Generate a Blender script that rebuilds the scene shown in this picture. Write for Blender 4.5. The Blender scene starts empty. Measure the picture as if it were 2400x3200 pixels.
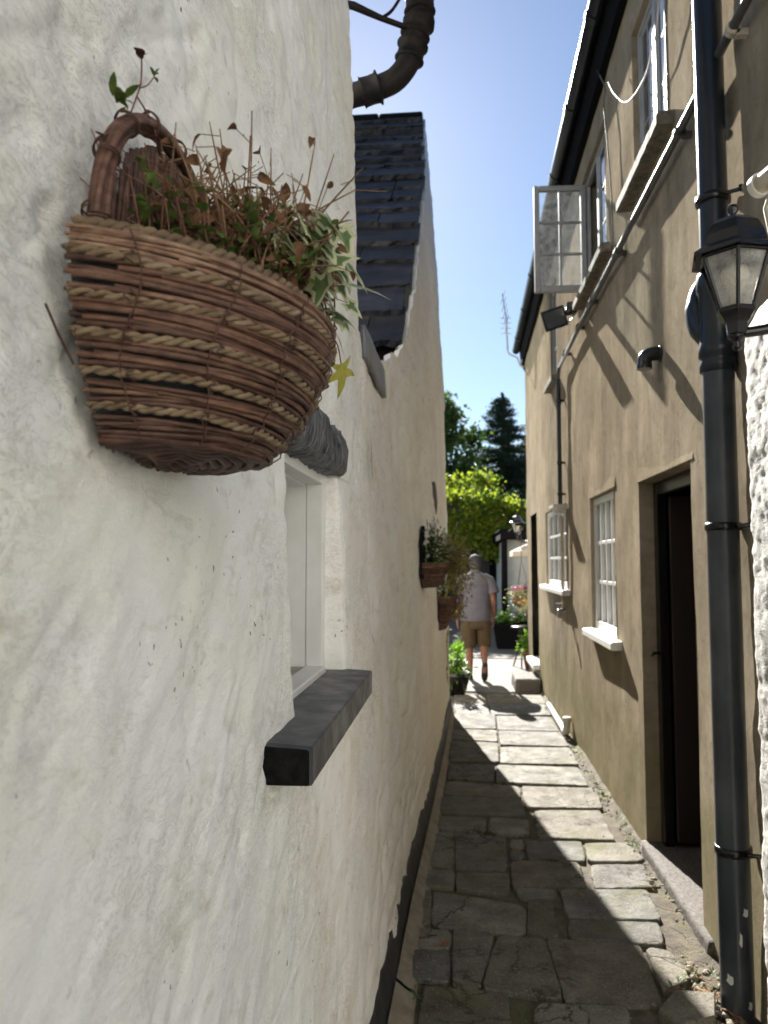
import bpy, math, random
import numpy as np
from mathutils import Vector, Matrix
R_ = math.radians
SC = bpy.context.scene
COL = SC.collection
PI = math.pi

# ------------------------------------------------------------------ camera
cam_d = bpy.data.cameras.new('camera')
cam = bpy.data.objects.new('camera', cam_d); COL.objects.link(cam)
cam.location = (0, 0, 1.6)
cam.rotation_euler = (R_(90 + 3.897), 0, R_(5.539))
cam_d.sensor_fit = 'VERTICAL'; cam_d.sensor_height = 36.0; cam_d.sensor_width = 27.0
cam_d.lens = 26.04
cam_d.clip_start = 0.02; cam_d.clip_end = 2000
cam_d.dof.use_dof = True; cam_d.dof.focus_distance = 1.35; cam_d.dof.aperture_fstop = 6.0
SC.camera = cam

# ------------------------------------------------------------------ sky and sun
SUN = Vector((-0.149, 0.834, 0.530)).normalized()      # towards the sun
W = bpy.data.worlds.new('World'); SC.world = W; W.use_nodes = True
wn = W.node_tree.nodes; wl = W.node_tree.links
wn.clear()
sky = wn.new('ShaderNodeTexSky'); sky.sky_type = 'NISHITA'; sky.sun_disc = False
sky.sun_elevation = math.asin(SUN.z); sky.sun_rotation = math.atan2(SUN.x, SUN.y)
sky.air_density = 1.0; sky.dust_density = 0.2; sky.ozone_density = 3.0; sky.altitude = 50
bg = wn.new('ShaderNodeBackground'); bg.inputs[1].default_value = 0.041
wo = wn.new('ShaderNodeOutputWorld')
wl.new(sky.outputs[0], bg.inputs[0]); wl.new(bg.outputs[0], wo.inputs[0])
sd = bpy.data.lights.new('sun', 'SUN'); sd.energy = 5.0; sd.angle = R_(0.5); sd.color = (1.0, 0.95, 0.87)
so = bpy.data.objects.new('sun', sd); COL.objects.link(so)
so.rotation_euler = SUN.to_track_quat('Z', 'Y').to_euler(); so.location = (-8, 40, 26)
SC.view_settings.view_transform = 'Standard'; SC.view_settings.look = 'None'
SC.view_settings.exposure = 1.82; SC.view_settings.gamma = 1.0
SC.render.film_transparent = False
SC.cycles.use_denoising = True
try: SC.cycles.denoiser = 'OPENIMAGEDENOISE'
except Exception: pass
SC.cycles.max_bounces = 8; SC.cycles.diffuse_bounces = 5; SC.cycles.glossy_bounces = 4
SC.cycles.transparent_max_bounces = 16; SC.cycles.transmission_bounces = 4
SC.cycles.caustics_reflective = False; SC.cycles.caustics_refractive = False
SC.cycles.sample_clamp_indirect = 6.0

# ------------------------------------------------------------------ noise
def _h(ix, iy, seed):
    v = (ix.astype(np.int64) * 374761393 + iy.astype(np.int64) * 668265263 + seed * 974711) & 0x7fffffff
    v = ((v ^ (v >> 13)) * 1274126177) & 0x7fffffff
    v = v ^ (v >> 16)
    return (v & 0xffff) / 65535.0
def vn(x, y, seed=0):
    ix = np.floor(x); iy = np.floor(y); fx = x - ix; fy = y - iy
    fx = fx * fx * fx * (fx * (fx * 6 - 15) + 10); fy = fy * fy * fy * (fy * (fy * 6 - 15) + 10)
    a = _h(ix, iy, seed); b = _h(ix + 1, iy, seed); c = _h(ix, iy + 1, seed); d = _h(ix + 1, iy + 1, seed)
    return (a + (b - a) * fx) * (1 - fy) + (c + (d - c) * fx) * fy
def fbm(x, y, seed=0, o=3):
    s = 0; a = 1; t = 0
    for k in range(o):
        s = s + a * (vn(x * 2 ** k + 13.7 * k, y * 2 ** k - 7.1 * k, seed + k * 17) - .5); t += a; a *= .5
    return s / t * 2
def sstep(a, b, x):
    t = np.clip((x - a) / (b - a), 0, 1); return t * t * (3 - 2 * t)

# ------------------------------------------------------------------ mesh builder
class MB:
    def __init__(s): s.v = []; s.f = []; s.m = []; s.sm = []
    def add(s, vs, fs, mi=0, smooth=False):
        o = len(s.v); s.v.extend(tuple(map(float, p)) for p in vs)
        for f in fs: s.f.append(tuple(o + i for i in f)); s.m.append(mi); s.sm.append(smooth)
    def box(s, a, b, mi=0, rot=None, bev=0.0):
        (x0, y0, z0), (x1, y1, z1) = a, b
        if bev > 0:
            c = [(x0 + x1) / 2, (y0 + y1) / 2, (z0 + z1) / 2]; h = [(x1 - x0) / 2, (y1 - y0) / 2, (z1 - z0) / 2]
            bv = min(bev, min(h) * .9)
            vs = []; idx = {}
            for sx in (-1, 1):
                for sy in (-1, 1):
                    for sz in (-1, 1):
                        for k in range(3):
                            p = [sx * h[0], sy * h[1], sz * h[2]]
                            for j in range(3):
                                if j != k: p[j] -= (sx, sy, sz)[j] * bv
                            idx[(sx, sy, sz, k)] = len(vs); vs.append([c[i] + p[i] for i in range(3)])
            fs = []
            I = idx
            for k in range(3):
                a_, b_ = [(1, 2), (0, 2), (0, 1)][k]
                for sg in (-1, 1):
                    q = []
                    for (u, w) in ((-1, -1), (1, -1), (1, 1), (-1, 1)):
                        t = [0, 0, 0]; t[k] = sg; t[a_] = u; t[b_] = w; q.append(I[(t[0], t[1], t[2], k)])
                    fs.append(q)
            for k in range(3):
                a_, b_ = [(1, 2), (0, 2), (0, 1)][k]
                for u in (-1, 1):
                    for w in (-1, 1):
                        t0 = [0, 0, 0]; t1 = [0, 0, 0]; t0[k] = -1; t1[k] = 1
                        for t in (t0, t1): t[a_] = u; t[b_] = w
                        fs.append([I[(*t0, a_)], I[(*t1, a_)], I[(*t1, b_)], I[(*t0, b_)]])
            for sx in (-1, 1):
                for sy in (-1, 1):
                    for sz in (-1, 1): fs.append([I[(sx, sy, sz, k)] for k in range(3)])
        else:
            vs = [(x0, y0, z0), (x1, y0, z0), (x1, y1, z0), (x0, y1, z0), (x0, y0, z1), (x1, y0, z1), (x1, y1, z1), (x0, y1, z1)]
            fs = [(0, 3, 2, 1), (4, 5, 6, 7), (0, 1, 5, 4), (1, 2, 6, 5), (2, 3, 7, 6), (3, 0, 4, 7)]
        if rot is not None: vs = [rot @ Vector(p) for p in vs]
        s.add(vs, fs, mi)
    def tube(s, pts, r, n=8, mi=0, cap=True, smooth=True, closed=False, up=None, flat=1.0):
        P = [Vector(p) for p in pts]; N = len(P)
        rr = r if hasattr(r, '__len__') else [r] * N
        T = []
        for i in range(N):
            if closed: d = P[(i + 1) % N] - P[i - 1]
            else: d = P[min(i + 1, N - 1)] - P[max(i - 1, 0)]
            T.append(d.normalized() if d.length > 1e-9 else Vector((0, 0, 1)))
        u = Vector(up) if up else (Vector((0, 0, 1)) if abs(T[0].z) < .9 else Vector((1, 0, 0)))
        nrm = (u - T[0] * u.dot(T[0])).normalized()
        vs = []; fs = []
        for i in range(N):
            nrm = (nrm - T[i] * nrm.dot(T[i]))
            nrm = nrm.normalized() if nrm.length > 1e-6 else T[i].orthogonal().normalized()
            b = T[i].cross(nrm)
            for k in range(n):
                a = 2 * PI * k / n
                vs.append(P[i] + (nrm * math.cos(a) * flat + b * math.sin(a)) * rr[i])
        for i in range(N if closed else N - 1):
            j = (i + 1) % N
            for k in range(n):
                fs.append((i * n + k, i * n + (k + 1) % n, j * n + (k + 1) % n, j * n + k))
        s.add(vs, fs, mi, smooth)
        if cap and not closed:
            s.add(vs[:n], [tuple(range(n))[::-1]], mi); s.add(vs[-n:], [tuple(range(n))], mi)
    def loft(s, rings, mi=0, cap0=True, cap1=True, smooth=True):
        n = len(rings[0]); vs = [p for r in rings for p in r]; fs = []
        for i in range(len(rings) - 1):
            for k in range(n):
                fs.append((i * n + k, i * n + (k + 1) % n, (i + 1) * n + (k + 1) % n, (i + 1) * n + k))
        if cap0: fs.append(tuple(range(n))[::-1])
        if cap1: fs.append(tuple((len(rings) - 1) * n + k for k in range(n)))
        s.add(vs, fs, mi, smooth)
    def lathe(s, c, prof, n=16, mi=0, axis='z', smooth=True, phase=0.0):
        c = Vector(c); rings = []
        for (r, h) in prof:
            ring = []
            for k in range(n):
                a = 2 * PI * k / n + phase
                if axis == 'z': p = Vector((r * math.cos(a), r * math.sin(a), h))
                elif axis == 'y': p = Vector((r * math.cos(a), h, r * math.sin(a)))
                else: p = Vector((h, r * math.cos(a), r * math.sin(a)))
                ring.append(c + p)
            rings.append(ring)
        s.loft(rings, mi, smooth=smooth)
    def quad(s, a, b, c, d, mi=0): s.add([a, b, c, d], [(0, 1, 2, 3)], mi)
    def build(s, name, mats, parent=None, bevel=0.0):
        me = bpy.data.meshes.new(name); me.from_pydata(s.v, [], s.f)
        if not isinstance(mats, (list, tuple)): mats = [mats]
        for m in mats: me.materials.append(m)
        me.polygons.foreach_set('material_index', s.m); me.polygons.foreach_set('use_smooth', s.sm)
        me.validate(); me.update()
        o = bpy.data.objects.new(name, me); COL.objects.link(o)
        if parent: o.parent = parent
        if bevel > 0:
            b = o.modifiers.new('b', 'BEVEL'); b.width = bevel; b.segments = 2; b.limit_method = 'ANGLE'; b.angle_limit = R_(40)
        return o

def npmesh(name, V, F, mats, parent=None, smooth=True, mi=None):
    """V (n,3), F (m,k) arrays"""
    me = bpy.data.meshes.new(name)
    V = np.asarray(V, dtype=np.float32); F = np.asarray(F, dtype=np.int32); k = F.shape[1]
    me.vertices.add(len(V)); me.vertices.foreach_set('co', V.ravel())
    me.loops.add(F.size); me.loops.foreach_set('vertex_index', F.ravel())
    me.polygons.add(len(F)); me.polygons.foreach_set('loop_start', np.arange(len(F), dtype=np.int32) * k)
    if not isinstance(mats, (list, tuple)): mats = [mats]
    for m in mats: me.materials.append(m)
    if mi is not None: me.polygons.foreach_set('material_index', np.asarray(mi, dtype=np.int32))
    me.polygons.foreach_set('use_smooth', np.full(len(F), smooth))
    me.update(calc_edges=True); me.validate()
    o = bpy.data.objects.new(name, me); COL.objects.link(o)
    if parent: o.parent = parent
    return o

def gridfaces(ny, nz, keep=None):
    i = np.arange(ny - 1)[:, None]; j = np.arange(nz - 1)[None, :]
    a = (i * nz + j); F = np.stack([a, a + nz, a + nz + 1, a + 1], -1)
    if keep is not None: F = F[keep]
    return F.reshape(-1, 4)

def tag(o, label=None, cat=None, group=None, kind=None):
    if label: o['label'] = label
    if cat: o['category'] = cat
    if group: o['group'] = group
    if kind: o['kind'] = kind
    return o
def thing(name, label, cat, loc=(0, 0, 0), group=None, rz=0):
    o = bpy.data.objects.new(name, None); COL.objects.link(o); o.location = loc; o.rotation_euler = (0, 0, rz)
    o.empty_display_size = .1
    return tag(o, label, cat, group)
def reparent(ch, par):
    ch.parent = par
    ch.location = Vector(ch.location) - Vector(par.location)

# ------------------------------------------------------------------ materials
def newmat(name):
    m = bpy.data.materials.new(name); m.use_nodes = True
    n = m.node_tree.nodes; l = m.node_tree.links; n.clear()
    out = n.new('ShaderNodeOutputMaterial'); b = n.new('ShaderNodeBsdfPrincipled'); l.new(b.outputs[0], out.inputs[0])
    return m, n, l, b, out
def coords(n, l, scale=(1, 1, 1), rot=(0, 0, 0), obj=True):
    t = n.new('ShaderNodeTexCoord'); mp = n.new('ShaderNodeMapping'); mp.inputs['Scale'].default_value = scale; mp.inputs['Rotation'].default_value = rot
    g = n.new('ShaderNodeNewGeometry')
    l.new(g.outputs['Position'], mp.inputs[0]); return mp
def noise(n, l, vec, sc, det=4, rough=.55, dist=0):
    t = n.new('ShaderNodeTexNoise'); t.inputs['Scale'].default_value = sc; t.inputs['Detail'].default_value = det
    t.inputs['Roughness'].default_value = rough; t.inputs['Distortion'].default_value = dist
    l.new(vec.outputs[0], t.inputs['Vector']); return t
def ramp(n, l, src, stops):
    r = n.new('ShaderNodeValToRGB'); e = r.color_ramp.elements
    while len(e) < len(stops): e.new(.5)
    for el, (p, c) in zip(e, stops):
        el.position = p; el.color = (c if hasattr(c, '__len__') else (c, c, c)) + ((1,) if hasattr(c, '__len__') and len(c) == 3 else ()) if hasattr(c, '__len__') else (c, c, c, 1)
    l.new(src, r.inputs[0]); return r
def mixc(n, l, fac, a, b, mode='MIX'):
    m = n.new('ShaderNodeMix'); m.data_type = 'RGBA'; m.blend_type = mode
    if hasattr(fac, 'links') or hasattr(fac, 'is_linked'): l.new(fac, m.inputs[0])
    else: m.inputs[0].default_value = fac
    for k, c in ((6, a), (7, b)):
        if hasattr(c, 'is_linked'): l.new(c, m.inputs[k])
        else: m.inputs[k].default_value = (*c, 1)
    return m.outputs[2]
def bump(n, l, b, src, strength, dist, prev=None):
    bp = n.new('ShaderNodeBump'); bp.inputs['Strength'].default_value = strength; bp.inputs['Distance'].default_value = dist
    l.new(src, bp.inputs['Height'])
    if prev is not None: l.new(prev.outputs[0], bp.inputs['Normal'])
    l.new(bp.outputs[0], b.inputs['Normal']); return bp
def pm(name, c1, c2=None, sc=20, rough=.6, bstr=0, bsc=60, bdist=.002, metal=0, spec=.5, stretch=(1, 1, 1), lo=.35, hi=.65, rough2=None):
    m, n, l, b, out = newmat(name)
    b.inputs['Roughness'].default_value = rough; b.inputs['Metallic'].default_value = metal
    b.inputs['Specular IOR Level'].default_value = spec
    mp = coords(n, l, stretch)
    if c2 is None: b.inputs['Base Color'].default_value = (*c1, 1)
    else:
        t = noise(n, l, mp, sc, 5, .6); r = ramp(n, l, t.outputs[0], [(lo, c1), (hi, c2)]); l.new(r.outputs[0], b.inputs['Base Color'])
        if rough2 is not None:
            rr = ramp(n, l, t.outputs[0], [(lo, rough), (hi, rough2)]); l.new(rr.outputs[0], b.inputs['Roughness'])
    if bstr > 0:
        t2 = noise(n, l, mp, bsc, 4, .6); bump(n, l, b, t2.outputs[0], bstr, bdist)
    return m
def leafmat(name, c1, c2, tr=.4, sc=30, rough=.45, trc=None):
    m, n, l, b, out = newmat(name)
    mp = coords(n, l); t = noise(n, l, mp, sc, 3, .6); r = ramp(n, l, t.outputs[0], [(.35, c1), (.65, c2)])
    l.new(r.outputs[0], b.inputs['Base Color']); b.inputs['Roughness'].default_value = rough; b.inputs['Specular IOR Level'].default_value = .35
    td = n.new('ShaderNodeBsdfTranslucent')
    if trc: td.inputs[0].default_value = (*trc, 1)
    else: l.new(r.outputs[0], td.inputs[0])
    mx = n.new('ShaderNodeMixShader'); mx.inputs[0].default_value = tr
    l.new(b.outputs[0], mx.inputs[1]); l.new(td.outputs[0], mx.inputs[2]); l.new(mx.outputs[0], out.inputs[0])
    return m
def glassmat(name, tint=(.9, .95, .95), dirt=.12, dcol=(.5, .5, .48), rough=.04, sc=30):
    m, n, l, b, out = newmat(name)
    n.remove(b)
    tr = n.new('ShaderNodeBsdfTransparent'); tr.inputs[0].default_value = (*tint, 1)
    gl = n.new('ShaderNodeBsdfGlossy'); gl.inputs['Roughness'].default_value = rough
    df = n.new('ShaderNodeBsdfDiffuse'); df.inputs[0].default_value = (*dcol, 1)
    dt = n.new('ShaderNodeBsdfTranslucent'); dt.inputs[0].default_value = (*dcol, 1)
    mp = coords(n, l); t = noise(n, l, mp, sc, 5, .65); r = ramp(n, l, t.outputs[0], [(.3, dirt * .35), (.75, min(1, dirt * 1.8))])
    md = n.new('ShaderNodeMixShader'); l.new(df.outputs[0], md.inputs[1]); l.new(dt.outputs[0], md.inputs[2]); md.inputs[0].default_value = .5
    m1 = n.new('ShaderNodeMixShader'); l.new(r.outputs[0], m1.inputs[0]); l.new(tr.outputs[0], m1.inputs[1]); l.new(md.outputs[0], m1.inputs[2])
    fr = n.new('ShaderNodeFresnel'); fr.inputs[0].default_value = 1.45
    m2 = n.new('ShaderNodeMixShader'); l.new(fr.outputs[0], m2.inputs[0]); l.new(m1.outputs[0], m2.inputs[1]); l.new(gl.outputs[0], m2.inputs[2])
    l.new(m2.outputs[0], out.inputs[0]); return m

# whitewashed rough masonry
def whitewash(name, base=(.91, .90, .86), cream=(.84, .805, .71), brown=(.42, .33, .21), grime=(.46, .45, .42), stain=.5, bs=.35, low=0.0):
    m, n, l, b, out = newmat(name)
    b.inputs['Roughness'].default_value = .75; b.inputs['Specular IOR Level'].default_value = .3
    mp = coords(n, l); mpd = coords(n, l, (1, 1.0, 2.2), (R_(38), 0, 0))
    t1 = noise(n, l, mp, 3.2, 5, .6, .4); c = mixc(n, l, ramp(n, l, t1.outputs[0], [(.40, 0.0), (.68, .9)]).outputs[0], base, cream)
    t2 = noise(n, l, mpd, 5.5, 6, .65, .6)
    t2b = noise(n, l, mp, 26, 5, .7)
    mm = n.new('ShaderNodeMath'); mm.operation = 'MULTIPLY'
    l.new(ramp(n, l, t2.outputs[0], [(.53, 0.0), (.63, 1.0)]).outputs[0], mm.inputs[0]); l.new(ramp(n, l, t2b.outputs[0], [(.42, 0.0), (.7, stain)]).outputs[0], mm.inputs[1])
    c = mixc(n, l, mm.outputs[0], c, brown)
    t3 = noise(n, l, mpd, 11, 7, .7, .8); c = mixc(n, l, ramp(n, l, t3.outputs[0], [(.55, 0.0), (.72, .42)]).outputs[0], c, grime)
    t5 = noise(n, l, mpd, 19, 8, .75, 1.2); t5b = noise(n, l, mp, 2.1, 3, .5); m5 = n.new('ShaderNodeMath'); m5.operation = 'MULTIPLY'
    l.new(ramp(n, l, t5.outputs[0], [(.478, 0.0), (.50, .95), (.522, 0.0)]).outputs[0], m5.inputs[0]); l.new(ramp(n, l, t5b.outputs[0], [(.44, 0.0), (.60, .8)]).outputs[0], m5.inputs[1])
    c = mixc(n, l, m5.outputs[0], c, (.36, .33, .27))
    t4 = noise(n, l, mp, 70, 2, .4); t4b = noise(n, l, mp, 4.5, 3, .5)
    m4 = n.new('ShaderNodeMath'); m4.operation = 'MULTIPLY'
    l.new(ramp(n, l, t4.outputs[0], [(.70, 0.0), (.73, 1.0)]).outputs[0], m4.inputs[0]); l.new(ramp(n, l, t4b.outputs[0], [(.50, 0.0), (.62, .85)]).outputs[0], m4.inputs[1])
    c = mixc(n, l, m4.outputs[0], c, (.05, .045, .04))
    t6 = noise(n, l, mp, 420, 3, .6); c = mixc(n, l, ramp(n, l, t6.outputs[0], [(.38, .22), (.52, 0.0)]).outputs[0], c, (.60, .585, .54))
    t7 = noise(n, l, mp, 1.7, 4, .6, .5); c = mixc(n, l, ramp(n, l, t7.outputs[0], [(.50, 0.0), (.66, .22)]).outputs[0], c, (.68, .69, .70))
    if low > 0:    # rising damp: tan staining that fades out above knee height
        g = n.new('ShaderNodeNewGeometry'); sx = n.new('ShaderNodeSeparateXYZ'); l.new(g.outputs['Position'], sx.inputs[0])
        tn = noise(n, l, mp, 2.6, 4, .6)
        ad = n.new('ShaderNodeMath'); ad.operation = 'MULTIPLY_ADD'; l.new(tn.outputs[0], ad.inputs[0]); ad.inputs[1].default_value = -1.6; l.new(sx.outputs[2], ad.inputs[2])
        r = ramp(n, l, ad.outputs[0], [(.0, low), (.55, 0.0)])
        # more of it further down the alley
        ry = n.new('ShaderNodeMapRange'); l.new(sx.outputs[1], ry.inputs[0]); ry.inputs[1].default_value = 2.0; ry.inputs[2].default_value = 6.5; ry.inputs[3].default_value = .25; ry.inputs[4].default_value = 1.0
        mu = n.new('ShaderNodeMath'); mu.operation = 'MULTIPLY'; l.new(r.outputs[0], mu.inputs[0]); l.new(ry.outputs[0], mu.inputs[1])
        c = mixc(n, l, mu.outputs[0], c, (.50, .38, .20))
    l.new(c, b.inputs['Base Color'])
    tf = noise(n, l, mp, 160, 4, .6); b1 = bump(n, l, b, tf.outputs[0], bs, .0032)
    tg = noise(n, l, mpd, 38, 6, .7, .7); b2 = bump(n, l, b, tg.outputs[0], bs * .9, .008, b1); th = noise(n, l, mpd, 13, 5, .65, .8); b3 = bump(n, l, b, th.outputs[0], bs * .8, .012, b2)
    return m
M = {}
M['white_near'] = whitewash('limewash_near', low=.3, stain=.55)
M['white_far'] = whitewash('limewash_far', base=(.89, .87, .82), cream=(.82, .78, .68), low=.36)
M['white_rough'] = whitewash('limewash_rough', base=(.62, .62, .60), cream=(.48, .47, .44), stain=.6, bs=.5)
M['facade'] = pm('reflector_limewash', (.88, .87, .83), (.82, .80, .74), 5, .85, .3, 60, .003)  # bright white for the added house that bounces light
M['white_paint'] = pm('white_paint', (.78, .78, .76), (.70, .70, .67), 9, .35, .1, 120, .0008)
M['backlit_paint'] = pm('backlit_paint', (.36, .36, .36), (.30, .30, .30), 12, .5, .1, 120, .0008)  # upstairs frames greyed: their backlit shade is put into the paint colour
M['sillgrey'] = pm('window_board', (.36, .31, .25), (.46, .42, .36), 30, .7, .2, 90, .001)
M['black_stone'] = pm('black_painted_stone', (.018, .021, .025), (.040, .045, .053), 14, .50, .7, 140, .0016, rough2=.34)
M['black_end'] = pm('black_rough', (.002, .002, .002), (.009, .009, .009), 60, .85, .9, 160, .004, spec=.15)
M['timber_black'] = pm('weathered_black_timber', (.008, .009, .010), (.17, .18, .195), 26, .42, 1.0, 34, .016, stretch=(1, 3.0, .45))
M['plinth'] = pm('black_plinth', (.012, .012, .013), (.035, .034, .034), 18, .6, .6, 60, .004)
M['castiron'] = pm('old_cast_iron', (.005, .005, .006), (.018, .014, .011), 14, .6, .5, 50, .003, spec=.2)
M['pvc'] = pm('black_plastic_pipe', (.008, .011, .017), (.014, .018, .024), 3, .30, .1, 30, .001, spec=.45)
M['pvc_sheen'] = pm('sheen_tinted_pipe', (.030, .037, .045), (.060, .070, .080), 5, .34, .15, 40, .001)  # lighter blue-grey: the lower pipe's sheen is put into the base colour
M['black'] = pm('black_metal', (.004, .004, .005), (.008, .008, .008), 30, .26, .15, 80, .0006)
M['blackmat'] = pm('black_matt', (.010, .010, .011), None, rough=.95, spec=.05)
M['dark'] = pm('dark_interior', (.012, .010, .009), None, rough=.95, spec=.02)  # near black, so unlit rooms and voids read dark by colour
M['redwood'] = pm('dark_red_wood', (.010, .005, .004), (.022, .009, .006), 8, .5, .2, 30, .001, stretch=(6, 6, .6))
M['lead'] = pm('lead_sheet', (.10, .105, .11), (.19, .195, .20), 12, .5, .4, 20, .004, stretch=(1, 5, .6))
M['lead_sky'] = pm('sky_tinted_lead', (.10, .13, .20), (.18, .22, .30), 8, .45, .3, 20, .003)  # blue of the reflected sky is put into the lead's colour
M['cement'] = pm('cement_fillet', (.17, .145, .105), (.27, .235, .18), 14, .85, .7, 60, .005)
M['concrete'] = pm('rough_concrete', (.075, .066, .058), (.165, .148, .132), 60, .85, .9, 90, .006)
M['sill_conc'] = pm('lichened_sill', (.12, .105, .075), (.27, .24, .18), 26, .85, .6, 90, .004)
M['whitesill'] = pm('white_sill', (.80, .80, .78), (.72, .72, .70), 20, .4, .15, 60, .001)
M['greypipe'] = pm('grey_pipe', (.055, .053, .050), (.095, .09, .083), 20, .4, .1, 60, .0006)
M['galv'] = pm('aluminium', (.35, .35, .36), (.5, .5, .5), 20, .4, metal=.7)
M['whitepipe'] = pm('dirty_white_pipe', (.52, .50, .44), (.70, .68, .62), 18, .45)
M['creampipe'] = pm('stained_white_pipe', (.40, .34, .25), (.60, .55, .46), 10, .5)
M['cable_w'] = pm('white_cable', (.42, .42, .41), None, rough=.5)
M['cable_g'] = pm('grey_cable', (.12, .115, .10), None, rough=.6)
M['shade_black'] = pm('shade_board_black', (.012, .012, .014), None, rough=.45)  # near black for the boards that stand in for shade under the vine
M['glass'] = glassmat('window_glass_dirty', tint=(.80, .86, .88), dirt=.10, dcol=(.50, .53, .55), sc=22)
M['lampglass'] = glassmat('lamp_glass', (.95, .95, .93), dirt=.42, dcol=(.75, .74, .70), sc=20, rough=.1)
mm_, n_, l_, b_, o_ = newmat('dark_window_glass'); b_.inputs['Base Color'].default_value = (.05, .06, .07, 1); b_.inputs['Roughness'].default_value = .05; b_.inputs['Specular IOR Level'].default_value = 1.0; M['darkglass'] = mm_
mm_, n_, l_, b_, o_ = newmat('milky_bulb'); b_.inputs['Base Color'].default_value = (.75, .70, .58, 1); b_.inputs['Roughness'].default_value = .35; M['bulb'] = mm_
M['curtain'] = pm('net_curtain', (.45, .46, .46), (.30, .31, .32), 14, .8, stretch=(1, 9, .4))

# brown rendered wall
def render_mat():
    m, n, l, b, out = newmat('brown_render'); b.inputs['Roughness'].default_value = .95; b.inputs['Specular IOR Level'].default_value = .0
    mp = coords(n, l); mv = coords(n, l, (1, 1, .30))
    t1 = noise(n, l, mv, 7, 7, .68, .6); c = ramp(n, l, t1.outputs[0], [(.28, (.262, .220, .160)), (.5, (.350, .298, .222)), (.72, (.440, .382, .292))]).outputs[0]
    t2 = noise(n, l, mp, 1.4, 4, .6, .3); c = mixc(n, l, ramp(n, l, t2.outputs[0], [(.42, 0.0), (.70, .55)]).outputs[0], c, (.195, .165, .122))
    g = n.new('ShaderNodeNewGeometry'); sx = n.new('ShaderNodeSeparateXYZ'); l.new(g.outputs['Position'], sx.inputs[0])
    tn = noise(n, l, mp, 5, 4, .6); ad = n.new('ShaderNodeMath'); ad.operation = 'MULTIPLY_ADD'; l.new(tn.outputs[0], ad.inputs[0]); ad.inputs[1].default_value = -.9; l.new(sx.outputs[2], ad.inputs[2])
    c = mixc(n, l, ramp(n, l, ad.outputs[0], [(.0, .6), (.36, 0.0)]).outputs[0], c, (.20, .178, .10))
    tk = noise(n, l, mp, 14, 6, .7, .5); c = mixc(n, l, ramp(n, l, tk.outputs[0], [(.50, 0.0), (.72, .5)]).outputs[0], c, (.15, .122, .084))
    tw = noise(n, l, mp, 300, 2, .5); c = mixc(n, l, ramp(n, l, tw.outputs[0], [(.68, 0.0), (.76, .7)]).outputs[0], c, (.45, .40, .31))
    l.new(c, b.inputs['Base Color'])
    tf = noise(n, l, mp, 210, 4, .7); b1 = bump(n, l, b, tf.outputs[0], .85, .0035); tg = noise(n, l, mp, 26, 5, .65); bump(n, l, b, tg.outputs[0], .45, .006, b1)
    return m
M['render'] = render_mat()
# slate
def slate_mat():
    m, n, l, b, out = newmat('roof_slate'); b.inputs['Roughness'].default_value = .62; b.inputs['Specular IOR Level'].default_value = .22
    mp = coords(n, l, (.5, 1, 1)); t = noise(n, l, mp, 9, 6, .65); c = ramp(n, l, t.outputs[0], [(.3, (.022, .022, .026)), (.55, (.046, .046, .052)), (.75, (.095, .088, .080))]).outputs[0]
    at = n.new('ShaderNodeAttribute'); at.attribute_name = 'tint'; c = mixc(n, l, 1.0, c, at.outputs['Color'], 'MULTIPLY'); l.new(c, b.inputs['Base Color'])
    t2 = noise(n, l, mp, 40, 5, .7); bump(n, l, b, t2.outputs[0], .8, .008); return m
M['slate'] = slate_mat()
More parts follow.
